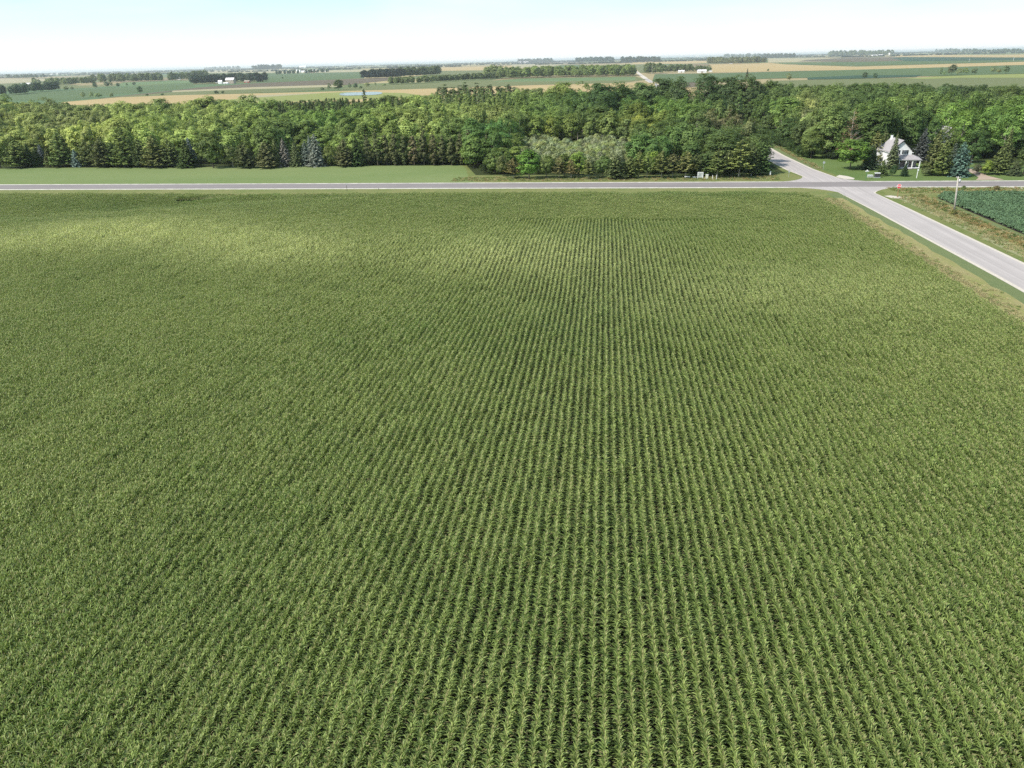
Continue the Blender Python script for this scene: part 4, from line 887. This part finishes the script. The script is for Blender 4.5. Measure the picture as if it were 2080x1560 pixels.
for f in FIELD_TREES: ptree(f[0], f[1], f[2], f[3], f[4], f[5], f[6], group='trees standing in the far fields')
ptree('tall', 742, 214, 178, 12, (.05, .065, .03), 'dark pointed tree standing up in front of the pond', group='trees standing in the far fields')
ptree('round', 432, 250, 194, 62, (.14, .175, .055), 'very large pale willow rising above the left wood', group='trees of the wood beyond the lawn and house')
BIG = [('loose',22,262,196,56,(.10,.13,.045),'tall loose crown standing above the wood near the left edge'), ('loose',112,255,200,46,(.09,.115,.04),'tall crown above the wood right of the far left one'), ('round',335,258,199,54,(.095,.13,.045),'tall crown left of the very large pale willow'), ('loose',515,262,197,60,(.10,.14,.045),'tall crown right of the very large pale willow'),
 ('grand',1220,262,164,74,(.035,.065,.022),'tall very dark cottonwood above the middle of the wood, left of the far gravel road'), ('grand',1262,258,170,62,(.045,.08,.026),'dark tall crown right of the very dark cottonwood'), ('grand',1304,252,163,70,(.06,.095,.035),'tall grey-green crown below the far gravel road'),
 ('grand',1343,246,153,74,(.04,.07,.026),'broad dark tall tree covering the end of the far gravel road'), ('grand',1374,250,160,48,(.05,.08,.03),'dark tall tree at the left side of the notch in the wood'), ('grand',1434,240,153,66,(.03,.058,.02),'very dark tall tree at the right side of the notch in the wood'),
 ('grand',1474,240,151,70,(.035,.062,.022),'second very dark tall tree right of the notch'), ('grand',1518,242,155,66,(.045,.07,.026),'third tall dark tree right of the notch'), ('loose',1560,240,158,64,(.06,.085,.03),'fourth tall tree right of the notch, paler than the others'), ('grand',1450,262,185,50,(.035,.06,.022),'dark rounded crown in front of the tall trees right of the notch'),
 ('grand',1142,240,162,64,(.115,.155,.045),'tall light green crown between the poplars and the dark cottonwood'), ('loose',1190,236,168,40,(.09,.125,.045),'pale tall crown just left of the dark cottonwood'), ('grand',1090,232,176,50,(.10,.13,.05),'pale round crown right of the poplar group'),
 ('grand',1690,300,212,84,(.075,.11,.042),'massive grey-green tree left of the dead brown conifer'), ('loose',1640,292,214,60,(.13,.145,.065),'pale thin-leaved large tree beside the side road bend')]
for f in BIG: ptree(*f, group='tallest trees of the wood')
for i, q in enumerate(range(893, 1062, 13)):
    ptree('tall', q+random.uniform(-3, 3), 214+random.uniform(-4, 4), random.uniform(163, 178), 27, (.065, .09, .045), f'{od[i]} poplar from the left in the tall poplar group at the wood top', 'poplars standing above the wood')
# ------------------------------------------------------------------ buildings
def house(name, label, px, py, wpx, hpx, wall, roof, rz=0, depth=None, cat='barn', pitch=.35, door=True, group=None):
    """gabled building, ridge along its length, with doors"""
    X, Y = at(px, py); zc = proj(X, Y, 2)[2]; W = wpx*zc/F; Hh = hgt(px, py, hpx); D = depth or min(W*.6, 14); e = Hh*(1-pitch)
    o = thing(name, label, cat, (X, Y+D/2, 0), rz, group)
    mb = MB(); w2, d2 = W/2, D/2
    mb.add([(-w2,-d2,0),(w2,-d2,0),(w2,d2,0),(-w2,d2,0),(-w2,-d2,e),(w2,-d2,e),(w2,d2,e),(-w2,d2,e),(-w2,0,Hh-.1),(w2,0,Hh-.1)], [(0,1,5,4),(2,3,7,6),(1,2,6,9,5),(3,0,4,8,7),(3,2,1,0)])
    mb.build('wall', wall, o); r_ = MB(); q = .04*D
    r_.slab([(-w2-q,-d2-q,e-.2),(w2+q,-d2-q,e-.2),(w2+q,0,Hh+.12),(-w2-q,0,Hh+.12)], .12); r_.slab([(-w2-q,0,Hh+.12),(w2+q,0,Hh+.12),(w2+q,d2+q,e-.2),(-w2-q,d2+q,e-.2)], .12)
    r_.build('roof', roof, o)
    if door:
        MB().box(-W*.12, W*.12, -d2-.06, -d2-.02, 0.02, e*.7).build('door', M['tanwall'], o)
    return o
GB = 'farm buildings in the far fields'
FARM = [
 ('long_barn', 'very long low white barn at the far left', 55, 172.5, 30, 4, 'white', 'tin'), ('shed', 'small white shed under the grey-green tree belt', 361, 161.5, 9, 4.5, 'white', 'tin'),
 ('barn', 'large barn with white roof and tan wall in the dark grove', 467, 170, 17, 12, 'tanwall', 'tin'), ('shed', 'low white lean-to left of the large white-roofed barn', 458, 170.5, 10, 3, 'white', 'tin'), ('shed', 'tall narrow white shed left of the large barn', 447, 170.5, 8, 7.5, 'white', 'tin'), ('shed', 'tiny white shed at the left of the barn group', 440, 168.5, 6, 3, 'white', 'tin'), ('barn', 'red brick-coloured barn right of the large white-roofed one', 501, 168.5, 11, 5, 'red', 'tanwall'),
 ('shed', 'white shed at the left of the second farm', 618, 147.5, 12, 4, 'white', 'tin'), ('barn', 'red barn in the middle of the second farm', 633, 147.5, 6, 6, 'red', 'tin'), ('barn', 'red and white barn right of centre in the second farm', 641, 146.5, 6, 5, 'red', 'tin'), ('shed', 'white sheds at the right of the second farm', 658, 146.5, 11, 4.5, 'white', 'tin'), ('long_barn', 'white barn above the second farm near the horizon', 615, 138.5, 14, 5, 'white', 'tin'),
 ('long_barn', 'white building right of the second farm on the horizon', 703, 133.5, 12, 3, 'white', 'tin'), ('long_barn', 'thin white building on the horizon above the barn grove', 475, 139.5, 13, 2.5, 'white', 'tin'), ('shed', 'second thin white building on the horizon above the barn grove', 502, 136.8, 12, 2.5, 'white', 'tin'), ('shed', 'tiny pale building below the left horizon', 105, 152.2, 5, 2.2, 'white', 'tin'), ('shed', 'tiny white building right of the one below the left horizon', 116, 151.2, 4, 2, 'white', 'tin'),
 ('shed', 'white building left of two on the horizon above the long grove', 1056, 128.2, 6, 2.8, 'white', 'tin'), ('shed', 'wider white building of the two above the long grove', 1068, 128, 10, 2.8, 'white', 'tin'), ('farmhouse', 'white farmhouse above the long grove', 1182, 125.5, 8, 5, 'white', 'tin'), ('farmhouse', 'narrow white farmhouse left of the gravel road end', 1218, 124.5, 3.5, 5, 'white', 'tin'), ('farmhouse', 'white farmhouse right of the gravel road end', 1264, 122.5, 7, 5, 'white', 'tin'),
 ('farmhouse', 'white-roofed farmhouse on the farm track', 1384, 147.5, 12, 5, 'white', 'tin'), ('machine_shed', 'bright white machine shed at the end of the farm track', 1426, 148, 17, 6.5, 'white', 'tin'), ('shed', 'small white shed right of the machine shed', 1443, 146.5, 6, 3.5, 'white', 'tin'),
 ('shed', 'white building on the horizon above the machine shed', 1416, 117, 6, 4, 'white', 'tin'), ('shed', 'tiny white building at the foot of the grey-green grove', 1485, 129.5, 6, 2.4, 'white', 'tin'), ('shed', 'white building above the grey-green grove', 1522, 116, 7, 3, 'white', 'tin'), ('shed', 'white building at the left of the horizon pair', 1446, 108.5, 5, 3, 'white', 'tin'),
 ('shed', 'low white building of the farm on the brown rise', 1776, 114, 12, 2.6, 'white', 'tin'), ('shed', 'white shed in the middle of the farm on the rise', 1789, 113, 8, 2.4, 'white', 'tin'), ('long_barn', 'long white building on the right horizon', 1874, 102, 24, 4, 'white', 'tin'), ('long_barn', 'shorter white building right of the long horizon one', 1905, 101.5, 11, 3.5, 'white', 'tin'), ('shed', 'white building on the horizon left of the farm on the rise', 1693, 106.5, 9, 3, 'white', 'tin'),
]
for f in FARM: house(f[0], f[1], f[2], f[3], f[4], f[5], M[f[6]], M[f[7]], cat='building', door=f[4] > 9, group=GB)
def silo(px, py, wpx, hpx, label):
    X, Y = at(px, py); zc = proj(X, Y, 2)[2]; r_ = wpx*zc/F/2; h = hgt(px, py, hpx); o = thing('silo', label, 'silo', (X, Y, 0), 0, 'silos of the far farms')
    MB().tube([(0, 0, 0), (0, 0, h*.88)], r_, 14).build('wall', M['white'], o, True); MB().tube([(0, 0, h*.885), (0, 0, h*.95), (0, 0, h)], [r_*1.02, r_*.75, r_*.1], 14).build('roof', M['tin'], o, True)
for a in ((604, 149, 3.2, 8, 'left white silo of the second farm'), (610, 148.5, 3, 7, 'right white silo of the second farm'), (1806, 113, 3, 6, 'white silo of the farm on the brown rise'), (1585.5, 112, 2.4, 8, 'white silo showing above the dark blue grove')): silo(*a)
# the white house
def white_house():
    o = thing('white_house', 'white two-storey house with grey shingle roofs and a columned front porch', 'house', (99.2, 263.2, 0), 0)
    # main block: x -3.9..3.9, y 0..10.5, eaves 6.1, ridge 9.7 along y
    mb = MB(); W_, D_, E_, T_ = 3.4, 10.5, 5.5, 8.8
    mb.add([(-W_,0,0),(W_,0,0),(W_,0,E_),(0,0,T_),(-W_,0,E_),(-W_,D_,0),(W_,D_,0),(W_,D_,E_),(0,D_,T_),(-W_,D_,E_)], [(0,1,2,3,4),(6,5,9,8,7),(1,6,7,2),(5,0,4,9)])
    wl = mb.build('wall', M['white'], o)
    r_ = MB(); ov = .45
    sl_ = (T_-E_)/W_
    for s in (-1, 1):
        p = [(0, -ov, T_+.22), (0, D_+ov, T_+.22), (s*(W_+ov), D_+ov, E_-ov*sl_+.22), (s*(W_+ov), -ov, E_-ov*sl_+.22)]
        r_.slab(p if s < 0 else p[::-1], .16)
    rf = r_.build('roof', M['shingle'], o)
    f_ = MB()
    for s in (-1, 1):
        f_.slab([(0, -ov-.03, T_+.2), (s*(W_+ov), -ov-.03, E_-ov*sl_+.2), (s*(W_+ov), -ov-.03, E_-ov*sl_-.06), (0, -ov-.03, T_-.06)], .0)
        f_.box(min(s*W_, s*(W_+ov)), max(s*W_, s*(W_+ov)), -ov, D_+ov, E_-ov*sl_-.12, E_-ov*sl_-.02)
    f_.build('fascia', M['trim'], o)
    ch = MB().box(-.9, -.3, 9.0, 9.6, 7.6, 9.7).build('chimney', M['trim'], rf)
    # west ell with hip roof
    e = MB(); e.box(-5.2, -3.45, 7.2, 13.0, 0, 5.1); e.build('side_wing', M['white'], o)
    h = MB(); h.add([(-5.6,6.8,5.05),(-3.42,6.8,5.05),(-3.42,13.4,5.05),(-5.6,13.4,5.05),(-4.0,10.1,7.4),(-3.42,10.1,7.4)], [(0,1,5,4),(2,3,4,5),(3,0,4),(0,3,2,1)]); h.build('side_roof', M['shingle'], o)
    # porch
    lo = MB(); lo.box(-3.3, 5.3, -.12, -.02, .35, 2.7); lo.build('ground_floor_facing', M['brick'], o)
    lo2 = MB(); lo2.box(3.45, 5.4, 0, 7, 0, 3.0); lo2.build('side_room', M['white'], o)
    pr = MB(); pr.add([(-3.7,-2.5,3.0),(6.0,-2.5,3.0),(6.0,.0,3.5),(3.8,.0,4.35),(-3.7,-.02,4.35),(-3.7,-2.5,2.78),(6.0,-2.5,2.78)], [(0,1,3,4),(1,2,3),(5,6,1,0)]); pr.build('porch_roof', M['shingle'], o)
    tr = MB(); tr.box(-3.6, 5.9, -2.45, -2.25, 2.7, 2.95); tr.box(-3.6, 5.9, -2.4, -.15, .18, .34); tr.build('porch_trim', M['trim'], o)
    for x in (-3.4, -.9, 1.3, 3.3, 5.6): MB().box(x-.13, x+.13, -2.38, -2.12, .34, 2.7).build('porch_post', M['trim'], o)
    st = MB(); st.box(1.4, 3.2, -3.3, -2.42, .0, .17); st.build('step', M['brick'], o)
    def win(x, z, w_=.9, h_=1.35, y=-.0, sh=True, nm='window'):
        fr = MB().box(x-w_/2-.09, x+w_/2+.09, y-.06, y-.01, z-.09, z+h_+.09).build(nm, M['trim'], o)
        MB().box(x-w_/2, x+w_/2, y-.08, y-.062, z, z+h_).build('pane', M['glass'], fr)
        ms = MB(); ms.box(x-.03, x+.03, y-.10, y-.083, z, z+h_); ms.box(x-w_/2, x+w_/2, y-.10, y-.083, z+h_/2-.03, z+h_/2+.03); ms.build('muntin', M['trim'], fr)
        if sh:
            for s in (-1, 1): MB().box(x+s*(w_/2+.35)-.22, x+s*(w_/2+.35)+.22, y-.07, y-.01, z, z+h_).build('shutter', M['black'], fr)
    win(1.2, 4.6, .8, 1.2); win(-1.4, 4.6, .8, 1.2)
    win(-2.3, 1.0, 1.1, 1.5, y=-.13, sh=False); win(4.4, 1.0, .8, 1.3, y=-.13, sh=False)
    d = MB().box(1.7, 2.9, -.2, -.14, .35, 2.65).build('door', M['trim'], o); MB().box(1.98, 2.62, -.23, -.205, 1.1, 2.4).build('pane', M['glass'], d); MB().box(2.68, 2.76, -.26, -.205, 1.25, 1.4).build('handle', M['metal'], d)
white_house()
def second_house():
    o = thing('white_farmhouse', 'second white building, mostly hidden by trees above the big blue spruce', 'house', (130.5, 302, 0), 0)
    mb = MB(); W_, D_, E_, T_ = 3.6, 9., 6.2, 9.2
    mb.add([(-W_,0,0),(W_,0,0),(W_,0,E_),(0,0,T_),(-W_,0,E_),(-W_,D_,0),(W_,D_,0),(W_,D_,E_),(0,D_,T_),(-W_,D_,E_)], [(0,1,2,3,4),(6,5,9,8,7),(1,6,7,2),(5,0,4,9)]); mb.build('wall', M['white'], o)
    r_ = MB()
    for s in (-1, 1):
        p = [(0, -.4, T_+.2), (0, D_+.4, T_+.2), (s*(W_+.4), D_+.4, E_-.2), (s*(W_+.4), -.4, E_-.2)]; r_.slab(p if s < 0 else p[::-1], .15)
    r_.build('roof', M['shingle'], o)
    f = MB().box(-1.6, -.6, -.06, -.01, 4.4, 5.9).build('window', M['trim'], o); MB().box(-1.5, -.7, -.09, -.062, 4.5, 5.8).build('pane', M['glass'], f)
second_house()
# ------------------------------------------------------------------ signs, posts, poles
def stop_sign():
    X, Y = at(1822, 401); o = thing('stop_sign', 'red octagonal STOP sign on a rusty post at the junction corner', 'sign', (X, Y, 0), math.radians(-14))
    MB().box(-.05, .05, -.04, .04, 0, 2.9).build('post', M['post_red'], o)
    z = 2.95; a8 = math.pi/8
    pl = MB().disc((0, -.06, z), (0, -1, 0), .60, 8, .02, a8).build('plate', M['trim'], o)
    MB().disc((0, -.085, z), (0, -1, 0), .55, 8, .02, a8).build('face', M['sign_red'], pl)
    cu = bpy.data.curves.new('lettering_curve', 'FONT'); cu.body = 'STOP'; cu.size = .50; cu.align_x = 'CENTER'; cu.align_y = 'CENTER'; cu.extrude = .006; cu.offset = .012
    tmp = bpy.data.objects.new('lettering_curve', cu); me = bpy.data.meshes.new_from_object(tmp); me.materials.clear(); me.materials.append(M['trim']); bpy.data.objects.remove(tmp)
    t = bpy.data.objects.new('lettering', me); COL.objects.link(t); t.parent = pl; t.location = (0, -.115, z); t.rotation_euler = (math.pi/2, 0, 0)
stop_sign()
def power_pole():
    X, Y = at(1938, 431); o = thing('power_pole', 'weathered wooden power pole between the side road and bean field', 'power pole', (X, Y, 0)); h = hgt(1938, 431, 72)
    MB().tube([(0, 0, -.2), (-.45, 0, h*.5), (-.9, 0, h)], [.22, .19, .14], 12).build('pole', M['wood_post'], o, True)
    MB().tube([(-.36, 0, h-1.35), (-.36, 0, h-.55)], .2, 12).build('transformer', M['metal'], o, True)
    b = MB(); b.box(-.72, -.56, -.04, .04, h-1.0, h-.92); b.box(-1.4, -.3, -.06, .06, h-.22, h-.10); b.build('crossarm', M['wood_post'], o)
    for x in (-1.3, -.9, -.4): MB().tube([(x, 0, h-.09), (x, 0, h+.1)], [.05, .035], 8).build('insulator', M['metal'], o, True)
    MB().box(-.245, -.2, -.1, .1, 0, 2.6).build('guard_strip', M['metal'], o)
power_pole()
def post(name, label, px, py, top, w_, mat, cat='post', head=None, group=None):
    X, Y = at(px, py); h = hgt(px, py, py-top); o = thing(name, label, cat, (X, Y, 0), 0, group)
    MB().box(-w_/2, w_/2, -w_/2, w_/2, 0, h).build('post', M[mat], o)
    if head:
        k, hw, hh, m_ = head
        if k == 'board': MB().box(-hw, hw, -w_/2-.04, -w_/2-.01, h-hh, h).build('board', M[m_], o)
        if k == 'round': MB().disc((0, -w_/2-.01, h-hw*.8), (0, -1, 0), hw, 8, .03, math.pi/8).build('plate', M[m_], o)
        if k == 'cross':
            MB().box(-hw, hw, -.012, .012, h+.01, h+hh).build('board', M[m_], o); MB().box(-.012, .012, -hw, hw, h+hh+.02, h+2*hh).build('board', M[m_], o)
    return o
post('road_sign', 'grey back of an octagonal sign on a thin post beside the far side road', 1671.5, 345, 328, .07, 'metal', 'sign', ('round', .42, 0, 'metal'))
post('street_name_sign', 'green and white street name sign at the junction', 1758.5, 364.5, 348.5, .09, 'green_sign', 'sign', ('cross', .55, .24, 'trim'))
post('road_sign', 'small grey road sign on the inner corner of the junction', 1601.5, 360, 346, .07, 'metal', 'sign', ('board', .28, .6, 'metal'))
post('marker_post', 'white marker post left of the junction corner sign', 1564, 357, 347.5, .12, 'trim', 'post', ('board', .18, 1.2, 'trim'))
post('marker_post', 'small pale stake in the grass between the pines and junction', 1526, 357, 353, .12, 'trim', 'post')
post('marker_post', 'white utility marker in front of the house by the main road', 1861.5, 362, 343.5, .14, 'trim', 'post', ('board', .2, .5, 'trim'))
post('delineator_post', 'thin dark marker post on the near edge of the main road at left', 705, 388, 373, .10, 'bark', 'post', ('board', .14, .5, 'metal'))
post('delineator_post', 'short dark marker post on the near edge of the main road left of centre', 769, 386, 382, .10, 'bark', 'post')
post('delineator_post', 'thin marker post on the near corner of the side road', 1713.5, 398, 391, .09, 'metal', 'post')
post('marker_post', 'thin dark stake on the near edge of the main road right of the stop sign', 1882, 384, 377, .07, 'bark', 'post')
post('marker_post', 'thin white post standing at the right end of the roadside boards', 1455, 365, 355, .14, 'trim', 'post')
post('marker_post', 'short white post between the pale box and the thin white post', 1447, 363, 356, .16, 'trim', 'post')
def boards():
    def at_(px, py): X, Y = at(px, py); return X, Y
    X, Y = at_(1396, 362); o = thing('roadside_bench', 'low long white slab at the left of the roadside boards', 'bench', (X, Y, 0)); MB().box(-.85, .85, -.3, .3, .45, .62).build('top', M['trim'], o)
    for s in (-.7, .7): MB().box(s-.1, s+.1, -.25, .25, 0, .45).build('leg', M['metal'], o)
    X, Y = at_(1410.5, 361.5); o = thing('planter', 'small white trough between the slab and the framed board', 'planter', (X, Y, 0)); b = MB(); b.box(-.6, .6, -.25, .25, .15, .5); b.build('box', M['trim'], o); MB().box(-.5, .5, -.2, .2, .502, .56).build('soil', M['soil'], o)
    X, Y = at_(1422, 363); o = thing('framed_sign', 'square white-framed board on two posts by the pines', 'sign', (X, Y, 0), 0); f = MB(); f.box(-.9, .9, -.06, .06, 1.85, 2.05); f.box(-.9, .9, -.06, .06, .45, .6); f.box(-.9, -.72, -.06, .06, .6, 1.85); f.box(.72, .9, -.06, .06, .6, 1.85); f.build('frame', M['trim'], o)
    p_ = MB(); p_.box(-.715, .715, -.03, .03, .61, 1.84); p_.build('board', plain('pale_board', (.42, .44, .42), .7, var=.5, scale=2.2), o)
    for s in (-.8, .8): MB().box(s-.07, s+.07, -.055, .055, 0, .44).build('leg', M['trim'], o)
    X, Y = at_(1435.5, 363); o = thing('utility_box', 'pale cream utility box right of the framed board', 'utility box', (X, Y, 0)); MB().box(-.4, .4, -.3, .3, .12, 1.25).build('cabinet', plain('cream_box', (.62, .62, .5), .6), o); MB().box(-.45, .45, -.35, .35, 0, .115).build('base', M['metal'], o); MB().box(-.44, .44, -.34, .34, 1.253, 1.33).build('lid', M['trim'], o)
    X, Y = at_(1767, 360); o = thing('utility_box', 'low pale grey box beside the green street sign', 'utility box', (X, Y, 0)); MB().box(-.75, .75, -.4, .4, .1, .62).build('cabinet', M['metal'], o); MB().box(-.8, .8, -.45, .45, 0, .095).build('base', M['gravel'], o); MB().box(-.78, .78, -.43, .43, .623, .7).build('lid', M['trim'], o)
    X, Y = at_(1781, 361); o = thing('utility_box', 'dark cabinet with a white lid near the street sign', 'utility box', (X, Y, 0)); MB().box(-.75, .75, -.4, .4, .25, 1.35).build('cabinet', M['black'], o); MB().box(-.9, .9, -.55, .55, 0, .245).build('base', M['metal'], o); MB().box(-.8, .8, -.45, .45, 1.353, 1.5).build('lid', M['trim'], o)
boards()
def far_pole(px, py, hpx, label, mat='wood_post'):
    X, Y = at(px, py); h = hgt(px, py, hpx); o = thing('power_pole', label, 'power pole', (X, Y, 0), 0, 'power poles in the far fields'); MB().tube([(0, 0, 0), (0, 0, h)], [.30, .2], 6).build('pole', M[mat], o); MB().box(-1.2, 1.2, -.1, .1, h-1.2, h-.9).build('crossarm', M[mat], o)
far_pole(1324, 151, 26, 'tall pole beside the far gravel road'); far_pole(1968, 126, 7, 'pale pole on the tan field at right', 'trim'); far_pole(2058, 124, 8, 'pale pole near the right edge of the tan field', 'trim')
# roadside bushes near the beans
for a in (('bush', 1956, 387, 377.5, 11, (.06, .085, .03), 'dark weed clump just right of the power pole'), ('bush', 2023, 387, 376, 13, (.10, .085, .04), 'brownish bush on the verge near the gravel entrance'), ('bush', 1914, 387, 382, 7, (.06, .10, .03), 'small green weed clump left of the power pole'),
          ('bush', 1896, 388, 384, 6, (.07, .10, .03), 'smaller weed clump in the verge right of the stop sign'), ('bush', 1936, 436, 426, 15, (.08, .085, .03), 'rusty-green weeds around the foot of the power pole')): ptree(*a, group='weed clumps on the right-hand verge')
# ------------------------------------------------------------------ haze
def haze():
    m = bpy.data.materials.new('haze_air'); m.use_nodes = True; t = m.node_tree; t.nodes.clear()
    v = t.nodes.new('ShaderNodeVolumePrincipled'); v.inputs['Color'].default_value = (.86, .93, 1, 1); v.inputs['Density'].default_value = 5.2e-5; v.inputs['Anisotropy'].default_value = .2
    o_ = t.nodes.new('ShaderNodeOutputMaterial'); t.links.new(v.outputs[0], o_.inputs['Volume'])
    o = MB().box(-60500, 60500, -3500, 60500, -4.5, 60).build('haze', m); tag(o, 'thin bluish summer haze over the farmland', kind='stuff')
haze()
